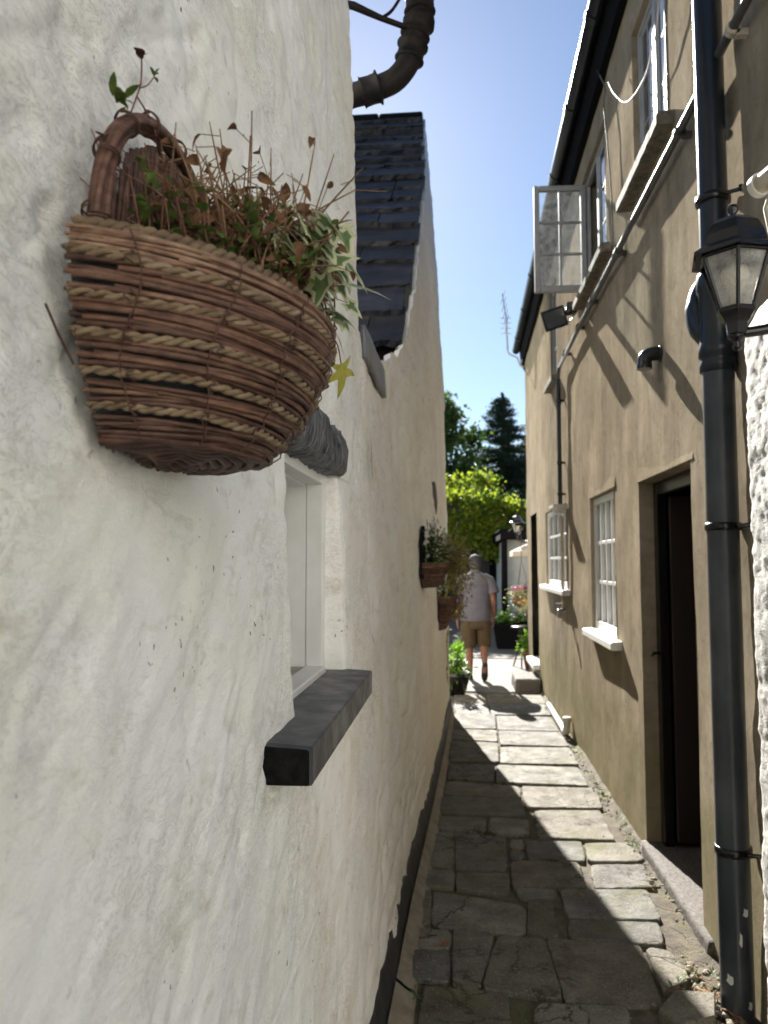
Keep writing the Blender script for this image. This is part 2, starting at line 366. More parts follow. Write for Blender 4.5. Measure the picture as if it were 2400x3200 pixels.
# paving
def paving_mat():
    m, n, l, b, out = newmat('paving_stone'); b.inputs['Specular IOR Level'].default_value = .16
    mp = coords(n, l); t = noise(n, l, mp, 7, 6, .65); c = ramp(n, l, t.outputs[0], [(.30, (.105, .098, .083)), (.55, (.178, .169, .146)), (.75, (.250, .239, .210))]).outputs[0]
    at = n.new('ShaderNodeAttribute'); at.attribute_name = 'tint'; c = mixc(n, l, 1.0, c, at.outputs['Color'], 'MULTIPLY')
    t2 = noise(n, l, mp, 60, 4, .6); t2b = noise(n, l, mp, 6, 3, .5); mu = n.new('ShaderNodeMath'); mu.operation = 'MULTIPLY'
    l.new(ramp(n, l, t2.outputs[0], [(.52, 0.0), (.62, .8)]).outputs[0], mu.inputs[0]); l.new(ramp(n, l, t2b.outputs[0], [(.42, .1), (.65, 1.0)]).outputs[0], mu.inputs[1])
    c = mixc(n, l, mu.outputs[0], c, (.085, .075, .055))
    tg0 = noise(n, l, mp, 170, 3, .6); c = mixc(n, l, ramp(n, l, tg0.outputs[0], [(.36, .55), (.52, 0.0)]).outputs[0], c, (.075, .066, .05))
    tg1 = noise(n, l, mp, 120, 2, .5); c = mixc(n, l, ramp(n, l, tg1.outputs[0], [(.60, 0.0), (.70, .55)]).outputs[0], c, (.36, .345, .30))
    tc = noise(n, l, mp, 2.3, 6, .6, .4); tcb = noise(n, l, mp, 1.1, 2, .5); mc = n.new('ShaderNodeMath'); mc.operation = 'MULTIPLY'
    l.new(ramp(n, l, tc.outputs[0], [(.486, 0.0), (.5, 1.0), (.514, 0.0)]).outputs[0], mc.inputs[0]); l.new(ramp(n, l, tcb.outputs[0], [(.44, 0.0), (.52, 1.0)]).outputs[0], mc.inputs[1])
    c = mixc(n, l, mc.outputs[0], c, (.03, .026, .02))
    t3 = noise(n, l, mp, 3.3, 5, .6); c = mixc(n, l, ramp(n, l, t3.outputs[0], [(.52, 0.0), (.70, .6)]).outputs[0], c, (.125, .130, .048))
    l.new(c, b.inputs['Base Color'])
    l.new(ramp(n, l, t.outputs[0], [(.3, .85), (.7, .62)]).outputs[0], b.inputs['Roughness'])
    tf = noise(n, l, mp, 130, 4, .65); b1 = bump(n, l, b, tf.outputs[0], .7, .004); tg = noise(n, l, mp, 22, 6, .7); bump(n, l, b, tg.outputs[0], .8, .012, b1); return m
M['paving'] = paving_mat()
def dirt_mat():
    m, n, l, b, out = newmat('mossy_dirt'); b.inputs['Roughness'].default_value = .9
    mp = coords(n, l); t = noise(n, l, mp, 12, 6, .65); c = ramp(n, l, t.outputs[0], [(.3, (.050, .040, .028)), (.52, (.105, .088, .062)), (.72, (.18, .155, .112))]).outputs[0]
    t3 = noise(n, l, mp, 4.2, 5, .6); c = mixc(n, l, ramp(n, l, t3.outputs[0], [(.50, 0.0), (.66, .7)]).outputs[0], c, (.120, .120, .036))
    l.new(c, b.inputs['Base Color']); tf = noise(n, l, mp, 70, 5, .7); bump(n, l, b, tf.outputs[0], 1.0, .012); return m
M['dirt'] = dirt_mat()
M['yard'] = pm('yard_concrete', (.130, .121, .104), (.18, .169, .147), 3, .85, .4, 40, .005)
M['earth'] = pm('earth', (.06, .07, .03), (.10, .10, .05), 2, .95)

# ================================================================== THE SETTING: ground, yard, path
g = MB(); g.add([(-400, -300, -.06), (400, -300, -.06), (400, 600, -.06), (-400, 600, -.06)], [(0, 1, 2, 3)])
tag(g.build('ground', M['earth']), kind='structure')
ys = np.linspace(-1.6, 9.3, 330); xs = np.linspace(-.75, 1.12, 60)
Yg, Xg = np.meshgrid(ys, xs, indexing='ij')
Zg = .005 * fbm(Xg * 5, Yg * 5, 3) + .006 * fbm(Xg * 18, Yg * 18, 5) - .003
Zg = Zg + .035 * sstep(.98, 1.06, Xg)
npmesh('path_bed', np.stack([Xg, Yg, Zg], -1).reshape(-1, 3), gridfaces(len(ys), len(xs))[:, ::-1], M['dirt'])
tag(bpy.data.objects['path_bed'], kind='structure')
bpy.data.objects['path_bed'].name = 'path_edge_soil'

SLABS = [[(-0.132, 2.9), (0.179, 2.881), (0.183, 2.59), (-0.142, 2.559)], [(0.273, 2.821), (0.601, 2.834), (0.575, 2.628), (0.243, 2.596)],
[(0.166, 3.312), (0.365, 3.3), (0.377, 2.854), (0.083, 2.893)], [(0.369, 3.301), (0.753, 3.287), (0.731, 2.85), (0.384, 2.854)],
[(-0.021, 3.338), (0.157, 3.312), (0.076, 2.889), (-0.026, 2.899)], [(-0.231, 3.151), (-0.036, 3.147), (-0.034, 2.926), (-0.225, 2.941)],
[(-0.217, 3.341), (-0.023, 3.326), (-0.033, 3.166), (-0.227, 3.167)], [(-0.122, 3.706), (0.313, 3.592), (0.283, 3.32), (-0.117, 3.361)],
[(-0.214, 3.706), (-0.129, 3.714), (-0.124, 3.372), (-0.209, 3.391)], [(0.327, 3.657), (0.441, 3.655), (0.429, 3.313), (0.29, 3.32)],
[(0.493, 3.78), (0.914, 3.807), (0.896, 3.498), (0.482, 3.5)], [(0.485, 3.481), (0.881, 3.483), (0.853, 3.28), (0.469, 3.304)],
[(0.283, 3.782), (0.469, 3.777), (0.462, 3.683), (0.28, 3.673)], [(0.278, 4.106), (0.638, 4.124), (0.624, 3.815), (0.265, 3.794)],
[(-0.01, 3.928), (0.257, 3.939), (0.243, 3.688), (-0.01, 3.737)], [(-0.158, 3.942), (-0.017, 3.946), (-0.019, 3.752), (-0.169, 3.749)],
[(-0.017, 4.497), (0.275, 4.458), (0.251, 3.975), (-0.013, 3.987)], [(-0.142, 4.485), (-0.025, 4.496), (-0.019, 3.99), (-0.154, 3.999)],
[(0.301, 4.429), (0.37, 4.432), (0.364, 4.286), (0.288, 4.282)], [(0.283, 4.253), (0.365, 4.254), (0.355, 4.136), (0.278, 4.139)],
[(0.385, 4.41), (0.701, 4.426), (0.68, 4.145), (0.371, 4.141)], [(0.486, 4.942), (0.909, 4.973), (0.893, 4.448), (0.461, 4.464)],
[(0.711, 4.404), (0.999, 4.425), (0.982, 4.157), (0.692, 4.136)], [(0.691, 4.11), (0.979, 4.131), (0.968, 3.859), (0.667, 3.819)],
[(0.196, 4.765), (0.436, 4.753), (0.41, 4.479), (0.173, 4.507)], [(-0.12, 4.789), (0.184, 4.773), (0.163, 4.514), (-0.129, 4.556)],
[(-0.112, 5.153), (0.434, 5.163), (0.417, 4.796), (-0.113, 4.827)], [(0.455, 5.443), (0.974, 5.453), (0.931, 5.009), (0.434, 4.976)],
[(-0.073, 5.512), (0.442, 5.448), (0.43, 5.189), (-0.1, 5.186)], [(0.309, 5.979), (0.938, 5.984), (0.929, 5.495), (0.277, 5.503)],
[(-0.065, 6.001), (0.294, 5.992), (0.263, 5.544), (-0.07, 5.562)], [(0.371, 6.576), (0.964, 6.573), (0.945, 6.027), (0.339, 6.04)],
[(-0.061, 6.758), (0.361, 6.708), (0.329, 6.068), (-0.066, 6.037)], [(0.389, 7.195), (0.962, 7.168), (0.961, 6.607), (0.374, 6.62)],
[(-0.045, 7.205), (0.375, 7.194), (0.355, 6.752), (-0.055, 6.796)], [(0.408, 7.908), (0.958, 7.874), (0.957, 7.219), (0.386, 7.237)],
[(-0.036, 7.941), (0.394, 7.932), (0.37, 7.235), (-0.041, 7.248)], [(0.765, 3.257), (0.861, 3.247), (0.885, 3.041), (0.75, 2.935)]]
rng = random.Random(5)
# rows nearer than the picture and rows beyond the ones measured
y = 2.52
while y > -1.4:
    d = rng.uniform(.28, .42); sp = rng.uniform(.15, .55)
    for a, b in ((-.2, sp), (sp + .02, .82)): SLABS.append([(a, y), (b, y), (b, y - d), (a, y - d)])
    y -= d + .02
y = 7.965
while y < 9.1:
    d = rng.uniform(.45, .6); sp = rng.uniform(.3, .6)
    for a, b in ((-.03, sp), (sp + .02, 1.0)): SLABS.append([(a, y + d), (b, y + d), (b, y), (a, y)])
    y += d + .02
V = []; F = []; T = []
def slab(poly, ztop, tint, jit=.0035):
    P = [Vector((x, y, 0)) for x, y in poly]
    c = sum(P, Vector()) / len(P)
    ring = []
    for i in range(len(P)):
        a, b = P[i], P[(i + 1) % len(P)]; L = (b - a).length; k = max(4, int(L / .035))
        for j in range(k):
            t = j / k; p = a.lerp(b, t)
            if j == 0: p = p.lerp(c, .014 / max(.1, (p - c).length) * rng.uniform(.3, 1.3))
            p = p + Vector((rng.uniform(-1, 1), rng.uniform(-1, 1), 0)) * jit
            ring.append(p)
    n = len(ring); o = len(V); tx, ty = rng.uniform(-.012, .012), rng.uniform(-.012, .012)
    def zt(p): return ztop + (p.x - c.x) * tx + (p.y - c.y) * ty
    for lev, (ins, dz) in enumerate(((-.002, None), (-.002, -.007), (.001, -.002), (.008, 0))):
        for p in ring:
            d = (c - p); q = p + d.normalized() * ins
            V.append((q.x, q.y, -.03 if dz is None else zt(q) + dz + (rng.uniform(-.002, .001) if lev < 3 else 0)))
    for lv in range(3):
        for k in range(n):
            F.append((o + lv * n + k, o + lv * n + (k + 1) % n, o + (lv + 1) * n + (k + 1) % n, o + (lv + 1) * n + k))
    F.append(tuple(o + 3 * n + k for k in range(n)))
    T.extend([tint] * (4 * n))
for s in SLABS:
    tone = rng.uniform(.72, 1.22); w = rng.uniform(-.05, .06)  # each slab's own random tone and warmth
    slab(s[::-1], rng.uniform(.014, .024), (tone + w, tone, tone - w * 1.5, 1))
me = bpy.data.meshes.new('path'); me.from_pydata(V, [], F); me.materials.append(M['paving'])
at = me.color_attributes.new('tint', 'FLOAT_COLOR', 'POINT'); at.data.foreach_set('color', np.array(T, dtype=np.float32).ravel())
me.update(); o = bpy.data.objects.new('path', me); COL.objects.link(o); tag(o, kind='structure')
# the open yard the passage starts from, behind the camera, with the added white house along it
m = MB()
for i in range(7):
    for j in range(4): m.box((-3.2 + i * 2.0, -3.2 + j * 1.35, -.05), (-1.22 + i * 2.0, -1.87 + j * 1.35, .004), bev=.006)
tag(m.build('yard_paving', M['yard']), kind='structure')
# concrete yard behind the house, laid in big worn bays
m = MB()
for i, x in enumerate((-6, -4.2, -2.4, -.6, 1.2, 3.0, 4.8)):
    for j, y in enumerate((9.32, 10.9, 12.5, 14.1, 15.7, 17.3, 18.9, 20.5, 22.1)):
        m.box((x + .01, y + .01, -.05), (x + 1.79, y + 1.585, .012 + .003 * ((i * 7 + j * 3) % 4)), bev=.008)
tag(m.build('courtyard_paving', M['yard']), kind='structure')

# ================================================================== LEFT: two whitewashed cottages
def xb(y): return np.interp(y, [-3, 1.5, 2.4, 3.5, 4.9, 6.4, 8.0, 8.3], [-.285, -.285, -.272, -.240, -.180, -.128, -.080, -.072])
def Bn(z): return np.where(z < 2.5, .045 * z, .1125 + .033 * (z - 2.5))
def Bf(z): return np.interp(z, [0, 1.0, 1.7, 3.5, 4.8, 6.9], [0, .002, .012, .042, .112, .26])
def xw(y, z):
    t = sstep(3.0, 7.0, np.asarray(y, float)); return xb(y) - (Bn(z) * (1 - t) + Bf(z) * t)
def relief(y, z, amp=1.0):
    c, s = math.cos(.66), math.sin(.66); u = y * c + z * s; v = -y * s + z * c
    d = .008 * fbm(y * 2.6, z * 2.6, 1, 3) + .0028 * fbm(u * 4.0, v * 13, 7, 3)
    rid = 1 - np.abs(fbm(u * 2.2, v * 8.5, 21, 2)) * 2.2
    d = d + .0030 * np.clip(rid, 0, 1) ** 3 * sstep(-.2, .3, fbm(y * 1.3, z * 1.3, 35, 2))
    pat = sstep(.0, .5, fbm(y * 1.7, z * 1.7, 33, 2))
    d = d + pat * .0034 * fbm(y * 22, z * 22, 11, 3)
    # the rubble stones swell gently under the coats, in rough courses
    row = np.floor(z / .17 + .35 * fbm(y * 1.5, z * 0, 51, 2)); fz = (z / .17 + .35 * fbm(y * 1.5, z * 0, 51, 2)) - row
    wy = y / .30 + _h(row, row * 0, 52) * 7; cx = np.floor(wy); fy_ = wy - cx; bul = np.clip(1 - (2 * fy_ - 1) ** 4, 0, 1) * np.clip(1 - (2 * fz - 1) ** 4, 0, 1)
    d = d + (.012 * (.35 + .65 * _h(cx, row, 53)) * bul - .004) * sstep(-.45, .25, fbm(y * 1.1, z * 1.1, 54, 2))
    d = d + .0030 * fbm(u * 11, v * 24, 57, 3) - .0035 * sstep(.55, .95, 1 - np.abs(fbm(u * 2.4, v * 7.5, 58, 3)) * 3.2) * sstep(-.1, .3, fbm(y * 1.4, z * 1.4, 59, 2))
    # scars where old limewash flaked
    d = d - .003 * sstep(.35, .48, fbm(u * 3.5, v * 9, 41, 3)) - .0045 * sstep(.62, .78, vn(u * 16, v * 30, 43)) * sstep(.25, .5, fbm(y * 2.3, z * 2.3, 44, 2))
    return d * amp

cot = thing('white_cottage', 'whitewashed cottage whose rough wall carries the big wicker basket and a small window', 'cottage', (-.3, 1.0, 0))
OP = (1.60, 2.225, 1.27, 1.87)     # window opening y0,y1,z0,z1
yv = np.unique(np.concatenate([np.arange(-1.6, .3, .03), np.arange(.3, 2.86, .0085), [OP[0], OP[1]], OP[0] + np.linspace(-.03, .03, 15), OP[1] + np.linspace(-.03, .03, 15), [2.85]]))
yv = yv[yv <= 2.8501]
zv = np.unique(np.concatenate([np.arange(.14, .8, .011), np.arange(.8, 2.5, .0085), np.arange(2.5, 4.6, .014), OP[2] + np.linspace(-.03, .03, 9), OP[3] + np.linspace(-.03, .03, 9), [4.6]]))
Yw, Zw = np.meshgrid(yv, zv, indexing='ij')
X0 = xw(Yw, Zw)
edge_w = .004 * fbm(Zw * 7, Zw * 0 + 3, 91, 3)
din = np.minimum(np.minimum(Yw - OP[0] + edge_w, OP[1] - Yw + edge_w), np.minimum(Zw - OP[2], OP[3] - Zw))
depth = .17 * sstep(-.016, .012, din)
softn = .010 * sstep(-.05, 0, din) * (din < 0)
Xw = X0 + relief(Yw, Zw) * (1 - sstep(-.005, .02, din)) - depth - softn
# the seam edge at the far end is rounded
Xw = Xw - .016 * sstep(2.81, 2.85, Yw) ** 2
keep = ~((din[:-1, :-1] > .02) & (din[1:, 1:] > .02))
Vw = np.stack([Xw, Yw, Zw], -1).reshape(-1, 3)
wall = npmesh('wall', Vw, gridfaces(len(yv), len(zv), keep), M['white_near'])
reparent(wall, cot)
# end wall facing down the alley, with its rough arris
xe = np.linspace(0, 1, 60); ze = np.arange(.14, 4.6, .03)
Xe, Ze = np.meshgrid(xe, ze, indexing='ij'); xr = np.interp(Ze, zv, Xw[-1])
VX = xr - 3.2 * Xe ** 2; VY = 2.85 + .012 * sstep(0, .02, Xe) + .006 * fbm(VX * 6, Ze * 6, 55)
VY = np.where(Xe == 0, 2.85, VY)
reparent(npmesh('end_wall', np.stack([VX, VY, Ze], -1).reshape(-1, 3), gridfaces(len(xe), len(ze)), M['white_far']), cot)
# black painted base course
def base_strip(name, y0, y1, par, ztop=.15):
    yy = np.arange(y0, y1 + .001, .03); zz = np.array([-.02, .0, .03, .07, .11, .14, ztop + .012, ztop + .02])
    A, B = np.meshgrid(yy, zz, indexing='ij')
    X = xw(A, B) + .034 * (1 - B / .20) + .007 * fbm(A * 6, B * 6, 61) + .004 * fbm(A * 20, B * 20, 62)
    B2 = B + np.where(B > .13, .018 * fbm(A * 5, A * 0, 63, 3), 0)
    X = np.where(B > ztop + .015, xw(A, B) - .02, X)
    o = npmesh(name, np.stack([X, A, B2], -1).reshape(-1, 3), gridfaces(len(yy), len(zz)), M['plinth']); reparent(o, par); return o
base_strip('plinth', -1.6, 2.85, cot)
# body and roof of the cottage (mostly above the picture)
m = MB(); m.box((-3.6, -1.6, -.05), (-.62, 2.83, 4.58)); reparent(m.build('inner_wall', M['white_far']), cot)
m = MB(); m.add([(-.16, -1.9, 4.62), (-.16, 3.0, 4.62), (-3.0, 3.0, 6.9), (-3.0, -1.9, 6.9), (-.16, -1.9, 4.54), (-.16, 3.0, 4.54), (-3.0, 3.0, 6.8), (-3.0, -1.9, 6.8), (-5.4, 3.0, 4.7), (-5.4, -1.9, 4.7)],
    [(0, 1, 2, 3), (4, 7, 6, 5), (0, 4, 5, 1), (1, 5, 6, 2), (3, 7, 4, 0), (3, 2, 8, 9)])
reparent(m.build('roof', M['slate']), cot)
# window: frame, glass, board, blind
m = MB()
fx = -.396
y0, y1, z0, z1 = OP; y0 -= .005; y1 += .012; z0 -= .01; z1 += .01
for (a, b) in (((y0, z0), (y0 + .05, z1)), ((y1 - .052, z0), (y1, z1)), ((y0 + .0505, z1 - .045), (y1 - .0525, z1))):
    m.box((fx - .05, a[0], a[1]), (fx, b[0], b[1]), bev=.003)
m.box((fx - .05, y0 + .0505, z0), (fx + .012, y1 - .0525, z0 + .035), bev=.003)
wf = m.build('window', M['white_paint'], cot); wf.location = -Vector(cot.location)
m = MB(); m.box((fx - .17, y0 + .045, z0 + .035), (fx - .165, y1 - .04, z1 - .04)); p = m.build('pane', M['curtain'], wf)
m = MB(); m.box((fx - .165, y1 - .056, z0 + .03), (fx - .051, y1 - .040, z1 - .03)); m.box((fx - .165, y0 + .04, z0 + .03), (fx - .051, y0 + .052, z1 - .03)); m.box((fx - .165, y0 + .0525, z1 - .052), (fx - .051, y1 - .0565, z1 - .04)); m.build('inner_reveal', M['white_paint'], wf)
m = MB(); m.box((fx - .165, y0 + .0525, z0 + .028), (fx - .052, y1 - .057, z0 + .033)); m.build('window_board', M['sillgrey'], wf)
# black painted stone sill with a rough broken near end
ys_ = np.linspace(1.315, 2.275, 70)
prof = [(-.45, 1.272), (-.40, 1.279), (-.33, 1.277), (-.275, 1.2735), (-.2595, 1.2725), (-.256, 1.2695), (-.256, 1.24), (-.256, 1.207), (-.2585, 1.204), (-.30, 1.203), (-.36, 1.204), (-.45, 1.2)]
V = []; n = len(prof)
for i, yy in enumerate(ys_):
    for k, (x, z) in enumerate(prof):
        e = .0004; V.append((x + e * float(fbm(np.array(yy * 30.), np.array(z * 60 + k * 3.)  , 71)) - .004 * (i in (0, len(ys_) - 1)), yy, z + e * float(fbm(np.array(yy * 26.), np.array(k * 4.3), 72)) - .003 * (i in (0, len(ys_) - 1)) * (1 if k < 6 else -1)))
F = [(i * n + k, i * n + (k + 1) % n, (i + 1) * n + (k + 1) % n, (i + 1) * n + k) for i in range(len(ys_) - 1) for k in range(n)]
m = MB(); m.add(V, F, 0, False)
# ragged near end
rr = np.linspace(0, 1, 9); vs = []; c0 = np.array([-.34, 1.31, 1.24])
end = np.array(V[:n])
for j, t in enumerate(rr):
    for k in range(n):
        p = end[k] * (1 - t) + c0 * t; p[1] = 1.315 - .010 * math.sin(t * PI / 2) + (.006 * float(fbm(np.array(p[0] * 60), np.array(p[2] * 60), 73)) if t > 0 else 0); vs.append(p)
m.add(vs, [(j * n + k, (j + 1) * n + k, (j + 1) * n + (k + 1) % n, j * n + (k + 1) % n) for j in range(8) for k in range(n)], 1, True)
endf = np.array(V[-n:]); m.add(endf, [tuple(range(n))[::-1]], 0)
sl = m.build('sill', [M['black_stone'], M['black_end']], cot); sl.location = -Vector(cot.location)
# weathered black lintel
rg_l = random.Random(17); ys_ = np.linspace(1.36, 2.30, 150); V = []
prof = [(-.46, 1.985), (-.38, 1.993), (-.352, 1.985), (-.338, 1.965), (-.331, 1.935), (-.330, 1.90), (-.336, 1.876), (-.350, 1.862), (-.39, 1.856), (-.48, 1.858)]
n = len(prof)
for i, yy in enumerate(ys_):
    for k, (x, z) in enumerate(prof):
        w = .008 * float(fbm(np.array(yy * 9.), np.array(k * .6), 81)) + .011 * float(fbm(np.array(yy * 46.), np.array(k * .5), 82)) + .004 * rg_l.uniform(-1, 1)
        dz = .010 * float(fbm(np.array(yy * 3.), np.array(0.), 83)); tp = .012 * sstep(2.26, 2.30, np.array(yy))
        V.append((x + w - tp * (k in range(2, 8)), yy + .012 * float(fbm(np.array(z * 30), np.array(0.), 84)) * (i > 144), z + dz + w * .6))
F = [(i * n + k, i * n + (k + 1) % n, (i + 1) * n + (k + 1) % n, (i + 1) * n + k) for i in range(len(ys_) - 1) for k in range(n)]
m = MB(); m.add(V, F, 0, True); m.add(V[-n:], [tuple(range(n))[::-1]]); m.add(V[:n], [tuple(range(n))])
li = m.build('lintel', M['timber_black'], cot); li.location = -Vector(cot.location)

# ---------------------------------------------------------------- second cottage, slate roof falling towards us
sc_ = thing('slate_roofed_cottage', 'lower white cottage with steep slate roof standing against the first one', 'cottage', (-.3, 5.5, 0))
EY, EZ, RY, RZ = 4.45, 2.93, 7.98, 6.53
def ztop(y): return np.where(y < 3.45, 2.53, np.where(y < EY, np.interp(y, [3.45, 4.0, EY], [2.56, 2.74, 2.93]), EZ + (y - EY) * (RZ - EZ) / (RY - EY))) + .005 + .03 * fbm(y * 7, y * 0, 95, 3)
yv = np.unique(np.concatenate([np.arange(2.835, 8.16, .022), [8.16]])); nz = 230
zn = np.linspace(0, 1, nz) ** 1.15
Yw, Tn = np.meshgrid(yv, zn, indexing='ij'); ZT = np.minimum(ztop(yv), RZ + .06)[:, None]
Zw = .14 + (ZT - .14) * Tn
Xw = xw(Yw, Zw) + relief(Yw, Zw, 1.35)
# join against the first cottage: lumpy mortar and a long vertical crack
Xw = Xw + .012 * fbm(Yw * 12, Zw * 9, 97, 3) * (1 - sstep(2.95, 3.4, Yw)) - .012 * (1 - sstep(2.85, 2.90, Yw))
endr = sstep(8.08, 8.16, Yw); Xw = Xw - .035 * endr ** 2
Yw2 = Yw + .016 * fbm(Zw * 3.0, Zw * 0 + 2, 98, 4) * sstep(7.95, 8.16, Yw)
w2 = npmesh('wall', np.stack([Xw, Yw2, Zw], -1).reshape(-1, 3), gridfaces(len(yv), nz), M['white_far']); reparent(w2, sc_)
# wall-top thickness and far end wall
top = np.stack([Xw[:, -1], Yw2[:, -1], Zw[:, -1]], -1); bk = top.copy(); bk[:, 0] -= .03; bk[:, 2] -= .012
bk2 = bk.copy(); bk2[:, 2] -= .35
m_ = len(yv); Vt = np.concatenate([top, bk, bk2]); Ft = [(i, i + 1, m_ + i + 1, m_ + i) for i in range(m_ - 1)] + [(m_ + i, m_ + i + 1, 2 * m_ + i + 1, 2 * m_ + i) for i in range(m_ - 1)]
reparent(npmesh('wall_top', Vt, Ft, M['white_far'], smooth=False), sc_)
far = np.stack([Xw[-1], Yw2[-1], Zw[-1]], -1); f2 = far.copy(); f2[:, 0] = -3.4; f2[:, 1] = 8.16
Vt = np.concatenate([far, f2]); reparent(npmesh('end_wall', Vt, [(i, nz + i, nz + i + 1, i + 1) for i in range(nz - 1)], M['white_far']), sc_)
base_strip('plinth', 2.83, 8.16, sc_)
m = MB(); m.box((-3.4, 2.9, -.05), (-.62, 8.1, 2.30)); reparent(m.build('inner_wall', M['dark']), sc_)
# slates
V = []; F = []; T = []; mi = []
rng = random.Random(11)
dirv = Vector((0, RY - EY, RZ - EZ)).normalized(); nor = Vector((0, -dirv.z, dirv.y)); L = math.hypot(RY - EY, RZ - EZ)
s = -.05; row = 0
hs = []
while s < L - .03:
    h = .40 * (1 - .52 * min(1, max(0, s) / L)) * rng.uniform(.75, 1.2); hs.append((s, h)); s += h
for (s, h) in hs:
    yy = EY + dirv.y * s; zz = EZ + dirv.z * s
    xr = float(xw(yy, zz)) - .012 + rng.uniform(-.035, .010)
    x = xr
    thick = rng.uniform(.022, .055)
    skew = rng.uniform(-.02, .02)
    first = True
    while x > -3.2:
        w = rng.uniform(.3, .62) if not first else rng.uniform(.22, .6)
        a = x - w + rng.uniform(.003, .010); o = len(V); nn = 9
        lift = rng.uniform(0, .010); dz = rng.uniform(-.022, .022); tl = rng.uniform(-.02, .02)
        tint = rng.uniform(.7, 1.25); tb = rng.uniform(-.06, .08)
        for lay in range(2):
            for k in range(nn + 1):
                t = k / nn; px = a + (x - a) * t
                rag = rng.uniform(-.010, .010) if lay == 0 else 0
                if lay == 0: ragl = []
                base = s + dz + tl * (t - .5) + (rng.uniform(-.016, .014))
                if k in (0, nn): base += .012
                lo = dirv * base + nor * (.028 + lift + (thick if lay == 1 else 0))
                hi = dirv * (s + h * 1.35) + nor * (.004 + (thick * .5 if lay == 1 else 0))
                V.append((px, EY + lo.y, EZ + lo.z)); V.append((px, EY + hi.y, EZ + hi.z))
        m2 = 2 * (nn + 1)
        for k in range(nn):
            F.append((o + m2 + 2 * k, o + m2 + 2 * k + 2, o + m2 + 2 * k + 3, o + m2 + 2 * k + 1))
            F.append((o + 2 * k, o + 2 * k + 2, o + m2 + 2 * k + 2, o + m2 + 2 * k))
        for e in (0, 2 * nn): F.append((o + e, o + e + 1, o + m2 + e + 1, o + m2 + e))
        T.extend([(tint - tb * .4, tint, tint + tb, 1)] * (2 * m2))
        x -= w; first = False
me = bpy.data.meshes.new('roof'); me.from_pydata(V, [], F); me.materials.append(M['slate'])
at = me.color_attributes.new('tint', 'FLOAT_COLOR', 'POINT'); at.data.foreach_set('color', np.array(T, dtype=np.float32).ravel()); me.update()
rf = bpy.data.objects.new('roof', me); COL.objects.link(rf); rf.parent = sc_; rf.location = -Vector(sc_.location)
m = MB(); a0 = EY + dirv.y * -.02; m.add([(-3.3, EY, EZ - .01), (-.36, EY, EZ - .01), (-.36, RY, RZ - .01), (-3.3, RY, RZ - .01), (-3.3, EY, 2.2), (-.36, EY, 2.2), (-.42, RY + .12, RZ - .05), (-3.3, RY + .12, RZ - .05)],
    [(0, 1, 2, 3), (0, 4, 5, 1), (3, 2, 6, 7)])
dk = m.build('roof_deck', M['dark'], sc_); dk.location = -Vector(sc_.location)
# ridge stones
m = MB(); x = float(xw(RY, RZ)) - .02
while x > -3.2:
    w = rng.uniform(.35, .5); m.box((x - w + .006, RY - .09, RZ + .01), (x, RY + .10, RZ + .075 + rng.uniform(-.008, .008)), bev=.02); x -= w
rd = m.build('ridge', M['slate'], rf)
# lead valley with sky reflection painted blue, and dressed-down strip between the two cottages
m = MB(); N = 16
for i in range(N):
    a = 2.86 + (EY - 2.86) * i / N; b = 2.86 + (EY - 2.86) * (i + 1) / N
    za = np.interp(a, [2.86, 3.45, 4.0, EY], [2.50, 2.52, 2.68, 2.84]); zb = np.interp(b, [2.86, 3.45, 4.0, EY], [2.50, 2.52, 2.68, 2.84])
    m.quad((-.43, a, za), (-.43, b, zb), (-2.5, b, zb), (-2.5, a, za))
va = m.build('valley_gutter', M['lead_sky'], sc_); va.location = -Vector(sc_.location)
m = MB(); yy = np.linspace(2.87, 3.46, 30); zz = np.linspace(0, 1, 6); A, B = np.meshgrid(yy, zz, indexing='ij')
ZZ = 2.395 + .02 * np.sin(A * 3) + .135 * B + .006 * fbm(A * 14, B, 121) * (B < .1); XX = xw(A, ZZ) + .020 + .004 * fbm(A * 16, B * .8, 122, 3)
st = npmesh('lead_strip', np.stack([XX, A, ZZ], -1).reshape(-1, 3), gridfaces(30, 6), M['lead']); reparent(st, sc_)
b = st.modifiers.new('s', 'SOLIDIFY'); b.thickness = .016
# a bare stone showing in the plaster, and old mortar crack
m = MB(); pts = [(5.86, 2.24), (5.98, 2.25), (6.10, 2.19), (6.16, 2.09), (6.08, 2.02), (6.00, 1.99), (5.97, 2.08), (5.89, 2.13)]
fr = [(float(xw(a, z)) + .014, a, z) for a, z in pts]; bkk = [(x - .05, a, z) for x, a, z in fr]
m.loft([bkk, fr]); ex = m.build('bare_stone', M['concrete'], sc_); ex.location = -Vector(sc_.location)
# cement fillet along the foot of both walls
def fillet(name, y0, y1, par):
    yy = np.arange(y0, y1, .04); tt = np.linspace(0, 1, 7); A, B = np.meshgrid(yy, tt, indexing='ij')
    wdt = np.interp(A, [2.6, 3.9, 5.4, 8.3], [.075, .062, .052, .045])
    X = xb(A) + .028 + wdt * B + .010 * fbm(A * 3, B * 2, 131) * B; Z = .05 * (1 - B) ** 1.4 + .010 + .006 * fbm(A * 9, B * 4, 132) - .012 * (B > .95)
    o = npmesh(name, np.stack([X, A, Z], -1).reshape(-1, 3), gridfaces(len(yy), 7)[:, ::-1], M['cement']); reparent(o, par)
fillet('cement_fillet', -1.6, 2.86, cot); fillet('cement_fillet', 2.86, 8.16, sc_)

